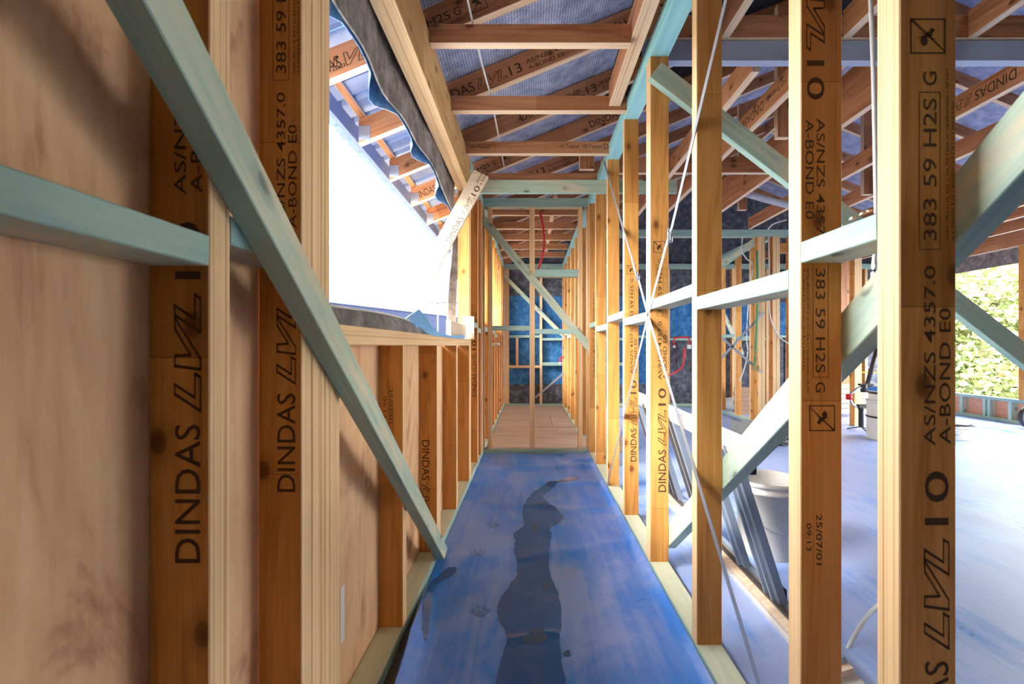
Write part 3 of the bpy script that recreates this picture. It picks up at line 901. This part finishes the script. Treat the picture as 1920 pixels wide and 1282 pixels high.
beam('tie_beam', (1.262, 2.118), (3.86, 3.905), (2.60, 2.74), 'rafter', ceil, axis=0)
for (x, y) in ((1.78, 3.2), (1.70, 4.3), (2.3, 4.9), (1.42, 5.2), (3.3, 4.4), (4.6, 5.0)):
    beam('strut', (x, x + .09), (y, y + .045), (2.60, roof_z(x) + .05), 'rafter', ceil, axis=2)
beam('bearer', (.60, 6.84), (2.33, 2.40), (2.71, 2.83), 'rafter', ceil, axis=0)

# ------------------------------------------------------------------ steel beam
def channel(name, x0, x1, y, z0, z1, w, t, mat):
    prof = [(y, z0), (y + w, z0), (y + w, z0 + t), (y + t, z0 + t), (y + t, z1 - t), (y + w, z1 - t), (y + w, z1), (y, z1)]
    n = len(prof)
    verts = [(x0, a, b) for a, b in prof] + [(x1, a, b) for a, b in prof]
    faces = [tuple(range(n)), tuple(range(2 * n - 1, n - 1, -1))] + [(i, (i + 1) % n, n + (i + 1) % n, n + i) for i in range(n)]
    return mesh_obj(name, verts, faces, mat, origin=(x0, y, z0))
sb = channel('steel_beam', .59, 6.94, 2.345, 2.601, 2.706, .05, .006, 'steel')
tag(sb, 'blue-grey steel channel beam spanning the room under the bearer', 'beam')

# ------------------------------------------------------------------ braces nailed to the frames
k = 40.2
b3 = bar('timber_brace', (-.4525, .30, .035 + .84 * (2.27 - .30)), (-.4525, 2.275, .035), (0, .84, 1), .07, .045, 'mint', cut=(0, 0.8))
tag(b3, 'green treated brace slanting across the near left studs down to the floor', 'brace')
b1 = bar('timber_brace', (.600, 2.142, 2.415), (3.60, 2.10, .07), (.77, 0, 1), .09, .04, 'mint')
tag(b1, 'green prop nailed high on a stud and slanting down into the room', 'brace')
b2 = bar('timber_brace', (.699, 2.23, .13), (.699, -.75, 2.45), (0, .78, 1), .088, .045, 'mint')
tag(b2, 'pale green brace rising across the room side of the right studs', 'brace')
b4 = bar('timber_brace', px(906, 411, 4.47), px(1116, 665, 4.47), (1, 0, .9), .075, .035, 'mint')
tag(b4, 'green brace crossing the stud frame at the end of the corridor', 'brace')
b5 = bar('timber_brace', px(940, 512, 8.07), px(1072, 645, 8.07), (1, 0, .9), .07, .035, 'mint')
tag(b5, 'thin green brace on the far wall with blue building wrap', 'brace')
b6 = bar('timber_brace', px(1350, 500, 6.9), px(1425, 445, 5.9), (0, 0, 1), .09, .035, 'mint')
tag(b6, 'dark green brace under the ceiling at the back partition', 'brace')
b7 = bar('timber_brace', px(1350, 575, 7.9), px(1392, 665, 7.9), (1, 0, .5), .07, .035, 'mint')
tag(b7, 'short green brace low on the far wall behind the partition', 'brace')

# steel straps with tensioners
def strap(label, pts, tens):
    root = empty('strap_brace', pts[-1], label, 'strap', 'steel straps crossing on the corridor wall')
    for a, b in zip(pts[:-1], pts[1:]):
        a, b = V(a), V(b)
        d = (b - a).normalized(); s = d.cross(V((1, 0, 0))) * .0125
        prism('strap', [a - s, b - s, b + s, a + s], (.0012, 0, 0), 'galv', root)
    t = V(tens)
    o = empty_none = lathe('tensioner', t, [(.0, -.018), (.011, -.018), (.011, .018), (0, .018)], 'galv', root, 12)
    tube('tail', [t, t + V((-.012, -.03, -.012)), t + V((-.02, -.045, .012)), t + V((-.012, -.02, .03)), t + V((-.004, .005, .01))], .005, 'galv', root, 6)
    return root
XS = .5815
def sp(x, y):
    Y = XS * F / (x - CX)
    return (XS, Y, EYE + (CY - y) * Y / F)
strap('galvanised strap rising toward the viewer at the top of the right wall', [(XS, .93, 2.55), sp(1258, 432), sp(1248, 462), sp(1215, 590), (XS, 3.36, .05)], sp(1256, 446))
strap('galvanised strap dropping toward the viewer at the floor of the right wall', [(XS - .002, 3.5, 2.55), sp(1192, 512), sp(1197, 524), sp(1215, 592), (XS - .002, .93, .05)], sp(1196, 520))

for lab_, a, b in (('galvanised strap rising to the right on the back partition', (1352, 672), (1432, 585)), ('galvanised strap falling to the right on the back partition', (1352, 632), (1428, 698))):
    a, b = px(*a, 5.70), px(*b, 5.70)
    n_ = (b - a).normalized().cross(V((0, 1, 0))) * .016
    tag(prism('strap_brace', [a - n_, b - n_, b + n_, a + n_], (0, .0015, 0), 'galv'), lab_, 'strap', 'steel straps crossing on the back partition')

# ------------------------------------------------------------------ loose plank, blankets, sill things
poly = [px(x, y, 3.16) for x, y in ((889, 318), (915, 331), (781, 577), (755, 564))]
lp = prism('loose_plank', poly, (0, .036, 0), 'lvl_edge'); lp.data.materials[0] = M['pallet']  # pale wood in place of LVL: its sunlit look is in the colour
tag(lp, 'printed LVL offcut, coloured pale as if sunlit, nailed aslant across the window opening', 'plank')
d = (px(915, 331, 3.16) - px(781, 577, 3.16)).normalized(); u = V((-d.z, 0, d.x))
lettering(lp, px(845, 462, 3.16), d, u, [('DINDAS', .02, .012, .20, .040), ('LVL', .235, .012, .15, .040, True), ('10', .395, .012, .075, .040), ('AS/NZS 4', .485, .044, .12, .018), ('A-BOND E', .485, .016, .12, .018)])

def wavy_strip(name, pts_top, pts_bot, thick, mats, parent=None):
    """Two rails of points joined into a thick strip; outside face takes the second material."""
    n = len(pts_top)
    off = V((-thick, 0, 0))
    A = [V(p) for p in pts_top]; B = [V(p) for p in pts_bot]
    verts = A + B + [p + off for p in A] + [p + off for p in B]
    faces, idx = [], []
    for i in range(n - 1):
        faces.append((i, i + 1, n + i + 1, n + i)); idx.append(0)
        faces.append((2 * n + i, 3 * n + i, 3 * n + i + 1, 2 * n + i + 1)); idx.append(1)
        faces.append((n + i, n + i + 1, 3 * n + i + 1, 3 * n + i)); idx.append(0)
        faces.append((i, 2 * n + i, 2 * n + i + 1, i + 1)); idx.append(0)
    faces += [(0, n, 3 * n, 2 * n), (n - 1, 3 * n - 1, 4 * n - 1, 2 * n - 1)]; idx += [0, 0]
    return mesh_obj(name, verts, faces, mats, parent, idx, origin=A[0])

hb = empty('insulation_blanket', (-.6, 2.2, 2.15), 'grey felt insulation blanket with blue backing hanging over the window head', 'blanket')
ys = [.7 + i * (3.52 - .7) / 40 for i in range(41)]
def hang_x(y): return -.585 - .012 * math.sin(4 * y) - .006 * math.sin(11 * y)
def hang_z(y): return 2.145 + .018 * math.sin(3.1 * y + .5) + .008 * math.sin(13 * y)
wavy_strip('felt_layer', [(hang_x(y) + .008, y, roof_z(-.58) + .10) for y in ys], [(hang_x(y), y, hang_z(y)) for y in ys], .008, ['felt', 'felt'], hb)
wavy_strip('blue_backing', [(hang_x(y) - .012, y, roof_z(-.6) + .08) for y in ys],
           [(hang_x(y) - .014 - .05 * max(0, math.sin(10.47 * y + 1)) , y, hang_z(y) - .006 - .02 * max(0, math.sin(10.47 * y + 1))) for y in ys], .003, ['foil_blue', 'foil_blue'], hb)
wavy_strip('side_flap', [(-.572 - .01 * math.sin(6 * z), 3.50, z) for z in [2.2 - i * .07 for i in range(16)]], [(-.615 - .02 * math.sin(5 * z + 1), 3.44, z) for z in [2.2 - i * .07 for i in range(16)]], .012, ['felt', 'felt'], hb)

sbk = empty('sill_blanket', (-.52, 1.2, 1.15), 'grey felt wrap folded over the window sill', 'blanket')
ys = [1.06 + i * .05 for i in range(35)]
def top_z(y): return 1.198 + .006 * math.sin(5 * y) - .055 * max(0, (y - 1.75) / 1.05) ** 1.2
verts, faces = [], []
for y in ys:
    zt = max(top_z(y), 1.158)
    for (x, z) in ((-.481, 1.1505), (-.484, 1.152 + (zt - 1.152) * .5), (-.492, zt - .002), (-.505, zt + .001), (-.56, zt - .008), (-.60, zt - .03), (-.605, 1.08)):
        verts.append((x + .004 * math.sin(7 * y + z * 30), y, z))
for i in range(len(ys) - 1):
    for j in range(6):
        faces.append((i * 7 + j, i * 7 + j + 1, (i + 1) * 7 + j + 1, (i + 1) * 7 + j))
mesh_obj('felt_layer', verts, faces, ['felt', 'foil_blue'], sbk, smooth=True, mat_idx=[1 if (i % 6) in (3, 4) else 0 for i in range(len(faces))], origin=(-.5, 2, 1.15))
tube('pale_edge', [(-.499, y, max(top_z(y), 1.158) + .002) for y in ys[::3]], .004, 'white', sbk, 6)

def on_plane_x(x, y, X):
    Y = X * F / (x - CX)
    return V((X, Y, EYE + (CY - y) * Y / F))
fl = [(757, 599, -.50), (770, 590, -.50), (786, 579, -.505), (795, 589, -.50), (803, 601, -.492), (811, 614, -.483), (822, 622, -.478), (845, 629, -.474), (870, 627, -.472), (871, 635, -.471), (850, 634, -.471), (826, 631, -.472), (810, 629, -.474), (797, 622, -.478), (780, 608, -.49)]
flap = prism('plastic_flap', [on_plane_x(*f) for f in fl], (-.002, 0, 0), 'blue_plastic')
tag(flap, 'torn sky blue plastic flap lying on the window sill', 'plastic sheet')
ob = bar('timber_offcut', (-.505, 2.75, 1.205), (-.505, 3.40, 1.205), (0, 0, 1), .10, .03, 'pale')
tag(ob, 'pale board offcut lying along the far end of the window sill', 'board')
ob2 = bar('timber_block', (-.478, 3.445, 1.152), (-.478, 3.445, 1.325), (1, 0, 0), .088, .028, 'pale')
tag(ob2, 'small pale block nailed to the window jamb above the sill', 'block')

# ------------------------------------------------------------------ outside on the left: parapet and scaffold
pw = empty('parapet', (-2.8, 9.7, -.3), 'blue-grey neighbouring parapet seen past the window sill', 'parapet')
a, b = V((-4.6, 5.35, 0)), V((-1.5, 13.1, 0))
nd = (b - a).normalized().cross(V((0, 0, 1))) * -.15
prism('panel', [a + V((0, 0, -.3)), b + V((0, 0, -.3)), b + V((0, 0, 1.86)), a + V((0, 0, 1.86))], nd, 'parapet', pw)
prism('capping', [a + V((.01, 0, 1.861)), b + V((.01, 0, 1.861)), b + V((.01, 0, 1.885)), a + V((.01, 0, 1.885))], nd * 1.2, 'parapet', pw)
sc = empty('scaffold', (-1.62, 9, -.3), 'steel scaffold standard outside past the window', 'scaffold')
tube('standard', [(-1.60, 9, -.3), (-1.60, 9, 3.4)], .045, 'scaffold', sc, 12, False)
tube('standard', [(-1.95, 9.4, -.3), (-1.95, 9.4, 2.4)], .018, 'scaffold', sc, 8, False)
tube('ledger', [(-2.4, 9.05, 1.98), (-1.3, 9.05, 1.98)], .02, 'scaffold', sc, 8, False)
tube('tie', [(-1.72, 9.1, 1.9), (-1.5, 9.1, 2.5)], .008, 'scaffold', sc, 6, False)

# ------------------------------------------------------------------ window unit leaning on the room side of the right wall
wu = empty('window_unit', (1.0, 2.4, 0), 'aluminium window frame with timber reveal leaning on the studs', 'window frame')
def lean(y, f):     # point on the leaning plane, f = 0 at the floor, 1 at the top rail
    return V((1.02 - .235 * f, y, .012 + .74 * f))
wd = (lean(0, 1) - lean(0, 0)).normalized(); nn = wd.cross(V((0, 1, 0)))
def rail(name, f, y0, y1, w, t, mat, off=0):
    p0, p1 = lean(y0, f) + nn * off, lean(y1, f) + nn * off
    h = wd * w / 2
    return prism(name, [p0 - h, p1 - h, p1 + h, p0 + h], nn * t, mat, wu)
rail('bottom_rail', .02, 1.35, 3.35, .03, .10, 'white', -.03)
rail('timber_reveal', .075, 1.40, 3.35, .02, .085, 'pallet', -.02)
rail('track', .115, 1.42, 3.33, .012, .02, 'alu_dark', .02)
rail('track', .105, 1.42, 3.33, .02, .02, 'alu', -.015)
rail('top_rail', .97, 1.62, 3.35, .045, .05, 'white', -.02)
rail('timber_reveal', .925, 1.64, 3.33, .014, .05, 'pallet', -.02)
def mull(y, w, t, mat, off=0, f0=.10, f1=.95):
    p0, p1 = lean(y, f0) + nn * off, lean(y, f1) + nn * off
    h = V((0, w / 2, 0))
    return prism('mullion', [p0 - h, p0 + h, p1 + h, p1 - h], nn * t, mat, wu)
for y in (1.735, 1.79, 2.02, 2.45, 2.53, 2.9, 3.0, 3.25):
    mull(y, .030, .03, 'alu', -.005); mull(y + .022, .012, .05, 'alu_dark' if y > 2.4 else 'alu', -.012)
box('corner_block', (.82, .90), (1.76, 1.82), (.585, .67), 'black', wu, .004)
box('corner_block', (.985, 1.01), (1.745, 1.80), (.06, .14), 'black', wu, .003)

# ------------------------------------------------------------------ bucket
bk = empty('bucket', (1.27, 2.38, 0), 'white plastic pail with grey smears behind the leaning window frame', 'bucket')
lathe('body', (1.27, 2.38, .002), [(0, 0), (.135, 0), (.137, .004), (.158, .335), (.165, .335), (.165, .350), (.160, .352), (.160, .372), (.169, .374), (.169, .392), (.158, .394), (.154, .385), (.134, .012), (0, .012)], 'pail', bk, 40)
tube('handle', [(1.27 + .168 * math.cos(a), 2.38 + .168 * math.sin(a), .30 - .14 * math.sin((a - math.pi))) for a in [math.pi + i * math.pi / 10 for i in range(11)]], .003, 'galv', bk, 6)

# ------------------------------------------------------------------ things at the back of the room
def corr_sheet(c, L, W, label):
    c = V(c); prof = [(L * i / 40, .022 * math.sin(2 * math.pi * i / 8)) for i in range(41)]
    verts, faces = [], []
    for (dy, dz) in ((0, 0), (W, 0), (0, -.006), (W, -.006)):
        verts += [c + V((s, dy, z + dz)) for s, z in prof]
    n = 41
    for i in range(n - 1):
        faces += [(i, i + 1, n + i + 1, n + i), (2 * n + i, 3 * n + i, 3 * n + i + 1, 2 * n + i + 1), (i, 2 * n + i, 2 * n + i + 1, i + 1), (n + i, n + i + 1, 3 * n + i + 1, 3 * n + i)]
    faces += [(0, n, 3 * n, 2 * n), (n - 1, 3 * n - 1, 4 * n - 1, 2 * n - 1)]
    return tag(mesh_obj('corrugated_sheet', verts, faces, 'cement', smooth=False, origin=c), label, 'roof sheet', 'corrugated sheets stacked on the room floor')
names = ['lowest', 'second from the bottom', 'middle', 'second from the top', 'topmost']
for i in range(5):
    corr_sheet((2.50 + .0 * i, 4.85 + .025 * i, .030 + .032 * i), .85, .65, 'grey corrugated sheet, %s of the stack on the room floor' % names[i])
for lvl in range(6):
    xb = 3.30 + .012 * (lvl % 2)
    o = box('brick', (xb, xb + .225), (7.12, 7.23), (.002 + .072 * lvl, .072 + .072 * lvl), 'brick', None, .004)
    tag(o, 'brown brick, %s of the small stack beside the back partition' % ['lowest', 'second lowest', 'third lowest', 'third highest', 'second highest', 'topmost'][lvl], 'brick', 'bricks stacked by the partition')
wbag = lathe('cement_bag', (3.56, 7.72, .0), [(0, 0), (.22, 0.0), (.25, .05), (.24, .14), (.16, .19), (0, .2)], 'white', None, 14)
tag(wbag, 'white bag slumped on the floor behind the stacked bricks', 'bag')
for i in range(6):
    o = beam('stacked_plank', (4.15 + .03 * (i % 2), 5.25 + .02 * (i % 3)), (6.9, 7.02), (.06 + .075 * i, .06 + .075 * i + .066), 'pale', None, axis=0)
    tag(o, 'pale plank, %s of the stack behind the drums' % ['lowest', 'second lowest', 'third lowest', 'third highest', 'second highest', 'topmost'][i], 'plank', 'planks stacked behind the drums')
def drum(c, r, h, label, lid):
    root = empty('drum', c, label, 'drum')
    prof = [(0, 0), (r, 0), (r, .015), (r * .97, .02)]
    for i in range(12):
        z = .03 + (h - .06) * i / 12
        prof += [(r * .97, z), (r * .985, z + .01), (r * .97, z + .02)]
    prof += [(r * .97, h - .03), (r * 1.03, h - .025), (r * 1.03, h), (0, h)]
    lathe('body', c, prof, 'pail', root, 28)
    lathe('band', V(c) + V((0, 0, h * .55)), [(r * .99, 0), (r * 1.03, .005), (r * 1.03, .02), (r * .99, .025)], 'black', root, 28)
    if lid:
        lathe('lid', V(c) + V((0, 0, h)), [(r * 1.05, -.02), (r * 1.06, 0), (r * .9, .02), (0, .025)], 'blue', root, 28)
    return root
drum((4.20, 5.25, 0), .19, .46, 'lower ribbed white drum beside the camera gimbal', False)
drum((4.20, 5.25, .462), .17, .13, 'white tub with blue lid standing on the ribbed drum', True)
# camera gimbal on a small tripod
gm = empty('camera_gimbal', (4.30, 5.78, 0), 'black camera gimbal on a small tripod on the floor', 'gimbal')
gx, gy = 4.30, 5.78
for a in (0.3, 2.4, 4.5):
    tube('tripod_leg', [(gx, gy, .05), (gx + .15 * math.cos(a), gy + .15 * math.sin(a), .008)], .007, 'black', gm, 8, False)
lathe('handle', (gx, gy, .045), [(0, 0), (.026, 0), (.03, .02), (.028, .22), (.036, .24), (.036, .26), (0, .265)], 'black', gm, 16)
lathe('battery_grip', (gx + .10, gy, .06), [(0, 0), (.024, 0), (.024, .19), (0, .195)], 'black', gm, 14)
box('clamp', (gx - .05, gx + .11), (gy - .03, gy + .03), (.29, .34), 'black', gm, .008)
tube('arm', [(gx - .03, gy, .30), (gx - .11, gy, .34), (gx - .16, gy - .01, .45)], .013, 'galv', gm, 8)
lathe('roll_motor', (gx - .17, gy - .02, .44), [(0, -.035), (.035, -.035), (.038, 0), (.035, .035), (0, .035)], 'red', gm, 16)
tube('arm', [(gx - .16, gy - .02, .47), (gx - .06, gy - .02, .55), (gx, gy - .02, .56)], .016, 'galv', gm, 8)
lathe('pan_motor', (gx + .02, gy - .02, .50), [(0, 0), (.035, 0), (.04, .06), (.036, .10), (0, .10)], 'black', gm, 16)
box('mount_plate', (gx - .03, gx + .14), (gy - .04, gy + .02), (.585, .61), 'black', gm, .004)
box('motor_block', (gx + .07, gx + .16), (gy - .04, gy + .03), (.50, .58), 'black', gm, .01)
# ladder
ld = empty('ladder', (5.0, 6.5, 0), 'folding step ladder with dark rails behind the drums', 'ladder')
tube('rail', [px(1622, 735, 6.6), px(1650, 635, 6.6)], .03, 'black', ld, 6, False)
tube('rail', [px(1672, 735, 6.4), px(1690, 635, 6.4)], .03, 'black', ld, 6, False)
for t in (.1, .38, .66, .94):
    p0 = px(1622, 735, 6.6).lerp(px(1650, 635, 6.6), t); p1 = px(1672, 735, 6.4).lerp(px(1690, 635, 6.4), t)
    prism('rung', [p0, p1, p1 + V((0, 0, .045)), p0 + V((0, 0, .045))], (0, .06, 0), 'white', ld)
# cable coil, wheel, stray things
cc = empty('cable_coil', (5.05, 5.15, 0), 'white cable coil lying on the pale floor', 'cable coil')
for i in range(6):
    r = .20 + .008 * math.sin(i * 2.2); z = .012 + .026 * i
    pts = [(5.02 + .01 * math.sin(i * 3) + r * math.cos(a), 5.35 + r * math.sin(a), z + .004 * math.sin(3 * a + i)) for a in [j * math.pi / 10 for j in range(21)]]
    tube('cable_loop', pts, .013, 'white', cc, 6, False)
tube('cable_tail', [(4.83, 5.3, .15), (4.95, 5.2, .17), (5.15, 5.15, .17), (5.24, 5.3, .155)], .010, 'black', cc, 6)
wh = empty('trolley_wheel', (6.62, 5.87, .0), 'black tyred trolley wheel at the right edge near the low wall', 'wheel')
def ring(name, c, r0, r1, w, mat, parent):
    c = V(c); verts, faces = [], []
    n = 28; pr = [(r0, -w), (r1, -w * .7), (r1, w * .7), (r0, w)]
    for (r, q) in pr:
        verts += [c + V((r * math.cos(2 * math.pi * i / n), q, r * math.sin(2 * math.pi * i / n))) for i in range(n)]
    for j in range(4):
        for i in range(n):
            faces.append((j * n + i, j * n + (i + 1) % n, ((j + 1) % 4) * n + (i + 1) % n, ((j + 1) % 4) * n + i))
    return mesh_obj(name, verts, faces, mat, parent, smooth=True, origin=c)
ring('tyre', (6.62, 5.87, .16), .12, .16, .03, 'black', wh)
ring('rim', (6.62, 5.87, .16), .09, .121, .02, 'white', wh)
ring('hub', (6.62, 5.87, .16), .005, .03, .03, 'galv', wh)
for a in range(6):
    q = a * math.pi / 3
    tube('spoke', [(6.62 + .03 * math.cos(q), 5.87, .16 + .03 * math.sin(q)), (6.62 + .092 * math.cos(q), 5.87, .16 + .092 * math.sin(q))], .006, 'white', wh, 6, False)
cdt = tube('conduit_offcut', [px(1584, 1228, 1.6), px(1612, 1175, 1.66), px(1640, 1140, 1.74), px(1660, 1128, 1.80)], .008, 'white')
tag(cdt, 'bent white conduit end sticking up from the floor behind the near studs', 'conduit')
cd2 = empty('cable_conduit', (1.10, 1.3, 1.28), 'white flat cable hanging behind the nearest stud', 'cable')
tube('upper_run', [px(1630, -60, 1.3), px(1638, 150, 1.3), px(1643, 400, 1.3)], .006, 'white', cd2, 8)
tube('lower_run', [px(1641, 470, 1.3), px(1637, 520, 1.3), px(1641, 570, 1.3), px(1655, 640, 1.3)], .006, 'white', cd2, 8)
c3 = tube('ceiling_cable', [px(875, -10, 1.95), px(898, 95, 2.30), px(912, 150, 2.5), px(920, 180, 2.72), px(935, 255, 3.25), px(945, 312, 3.8)], .0055, 'white')
tag(c3, 'white cable laid along the tops of the corridor joists', 'cable')
pp = tube('waste_pipe', [px(1396, 362, 4.6), px(1480, 385, 4.6), px(1560, 402, 4.6)], .035, 'grey_pvc', None, 12)
tag(pp, 'grey plastic pipe slung under the room rafters', 'pipe')

# plumbing
def plumbing(root, P, s):
    q = lambda x, z: V(P) + V((x * s, 0, z * s))
    tube('copper_loop', [q(-.16, .0), q(-.16, .12), q(-.12, .16), q(.10, .17), q(.14, .12), q(.14, .0)], .014, 'red', root, 8)
    lathe('valve', q(-.16, -.02), [(0, -.02), (.022, -.02), (.022, .02), (0, .02)], 'white', root, 10)
    lathe('valve', q(.14, -.02), [(0, -.04), (.035, -.04), (.035, .035), (0, .035)], 'white', root, 10)
    tube('feed_pipe', [q(.05, -.02), q(.06, -.18), q(.04, -.28)], .014, 'red', root, 8)
    tube('feed_pipe', [q(.18, -.05), q(.19, -.2), q(.18, -.5)], .012, 'black', root, 8)
pl1 = empty('pipe_fitting', px(1062, 685, 8.06), 'red shower pipe loop fixed to the far corridor wall', 'plumbing')
plumbing(pl1, px(1060, 680, 8.06), .6)
pl2 = empty('pipe_fitting', px(1279, 650, 8.06), 'red and white pipe loop on the far wall seen between the right studs', 'plumbing')
plumbing(pl2, px(1279, 648, 8.06), .9)
tube('feed_hose', [px(1283, 655, 8.05), px(1280, 685, 8.03), px(1266, 698, 8.0), px(1248, 705, 7.9)], .016, 'red', pl2, 8)
sup = bar('angle_brace', px(1004, 745, 8.05), px(1068, 690, 8.05), (0, 0, 1), .035, .004, 'pale'); sup.data = sup.data.copy(); sup.data.materials[0] = M['galv']; sup.data.materials[1] = M['galv']
tag(sup, 'thin steel strap slanting up to the far shower pipe', 'strap')
rp = tube('red_pipe', [px(1013, 398, 5.09), px(1019, 430, 5.09), px(1020, 465, 5.09), px(1014, 490, 5.09), px(1009, 505, 5.09)], .013, 'red')
tag(rp, 'red water pipe hanging from the ceiling past the cross wall', 'pipe')
rp2 = empty('tap_pipe', px(921, 660, 5.35), 'red pipe with white tap stub rising along the far left studs', 'pipe')
tube('riser', [px(920, 535, 5.35), px(921, 600, 5.35), px(922, 640, 5.35)], .014, 'red', rp2, 8)
tube('stub', [px(922, 643, 5.35), px(924, 646, 5.35), px(936, 645, 5.30)], .018, 'white', rp2, 8)
gp = tube('green_pipe', [px(922, 700, 5.4), px(921, 735, 5.4), px(920, 768, 5.4)], .012, 'green')
tag(gp, 'short green pipe low on the far left studs', 'pipe')
gp2 = empty('gas_pipe', px(1417, 690, 5.68), 'green pipe running down the partition stud to a brass cock', 'pipe')
tube('pipe_run', [px(1419, 470, 5.68), px(1420, 560, 5.68), px(1417, 650, 5.68), px(1415, 688, 5.68)], .014, 'green', gp2, 8)
box('cock', tuple(px(x, 690, 5.66).x for x in (1411, 1421)), (5.62, 5.68), tuple(px(1415, y, 5.66).z for y in (695, 685)), 'brass', gp2, .004)
for i, (lab_, pts) in enumerate((('white cable drooping from the partition plate along the left stud', [(1392, 444), (1391, 470), (1400, 485), (1411, 500), (1404, 560), (1400, 630), (1402, 660), (1396, 690), (1386, 715)]),
                                ('white cable hanging straight down the partition stud', [(1441, 443), (1442, 500), (1442, 570), (1446, 600), (1460, 630), (1480, 645)]))):
    t = tube('hanging_cable', [px(x, y, 5.711) for x, y in pts], .008, 'white', None, 6); tag(t, lab_, 'cable')
ct = tube('loose_cable', [px(1475, 412, 5.0), px(1450, 420, 5.1), px(1440, 430, 5.2)], .008, 'white', None, 6)
tag(ct, 'white cable end curling above the back top plate', 'cable')
yh = tube('yellow_hose', [px(1570, 712, 7.0), px(1585, 702, 7.0), px(1605, 698, 7.0), px(1650, 698, 6.9)], .012, 'yellow', None, 6)
tag(yh, 'yellow hose strung across behind the post', 'hose')
for i, (x, y) in enumerate(((1602, 411), (1621, 402), (1632, 398))):
    ch = prism('wood_chip', [px(x - 5, y, .82), px(x + 5, y - 2, .82), px(x + 4, y - 6, .82), px(x - 3, y - 5, .82)], (0, .008, 0), 'pallet')
    tag(ch, 'small wood chip, %s of three on the near right nogging' % ['leftmost', 'middle', 'rightmost'][i], 'wood chip', 'wood chips on the nogging')

# ------------------------------------------------------------------ garden beyond the right wall
def tree(c, r, h, n, label, seed):
    rnd = random.Random(seed); c = V(c)
    root = empty('garden_tree', c, label, 'tree', 'trees beyond the right wall')
    tube('trunk', [c, c + V((.05, 0, h * .3)), c + V((0, .05, h * .7))], .10, 'trunk', root, 10)
    verts, faces = [], []
    cl = [c + V((rnd.uniform(-r, r) * .8, rnd.uniform(-r, r) * .8, rnd.uniform(.15, .95) * h)) for _ in range(60)]
    for _ in range(n):
        p = rnd.choice(cl) + V((rnd.gauss(0, .22), rnd.gauss(0, .22), rnd.gauss(0, .2))) * (r / 1.1)
        d = V((rnd.uniform(-1, 1), rnd.uniform(-1, 1), rnd.uniform(-.7, .7))).normalized()
        s = d.cross(V((rnd.uniform(-1, 1), rnd.uniform(-1, 1), rnd.uniform(-1, 1)))).normalized()
        L, W = rnd.uniform(.10, .17), rnd.uniform(.035, .06)
        b0 = len(verts); m_ = s.cross(d) * .012
        verts += [p, p + d * L * .45 + s * W + m_, p + d * L, p + d * L * .45 - s * W + m_, p + d * L * .5]
        faces += [(b0, b0 + 1, b0 + 4), (b0 + 1, b0 + 2, b0 + 4), (b0 + 2, b0 + 3, b0 + 4), (b0 + 3, b0, b0 + 4)]
    f = mesh_obj('foliage', verts, faces, 'leaf', root, origin=c); f['kind'] = 'stuff'
    return root
tree((9.7, 9.35, -.3), 1.75, 3.7, 15000, 'broad-leaved garden tree filling the opening in the right wall', 1)
tree((13.2, 12.9, -.3), 1.7, 4.4, 7000, 'taller garden tree standing behind the one in the opening', 3)
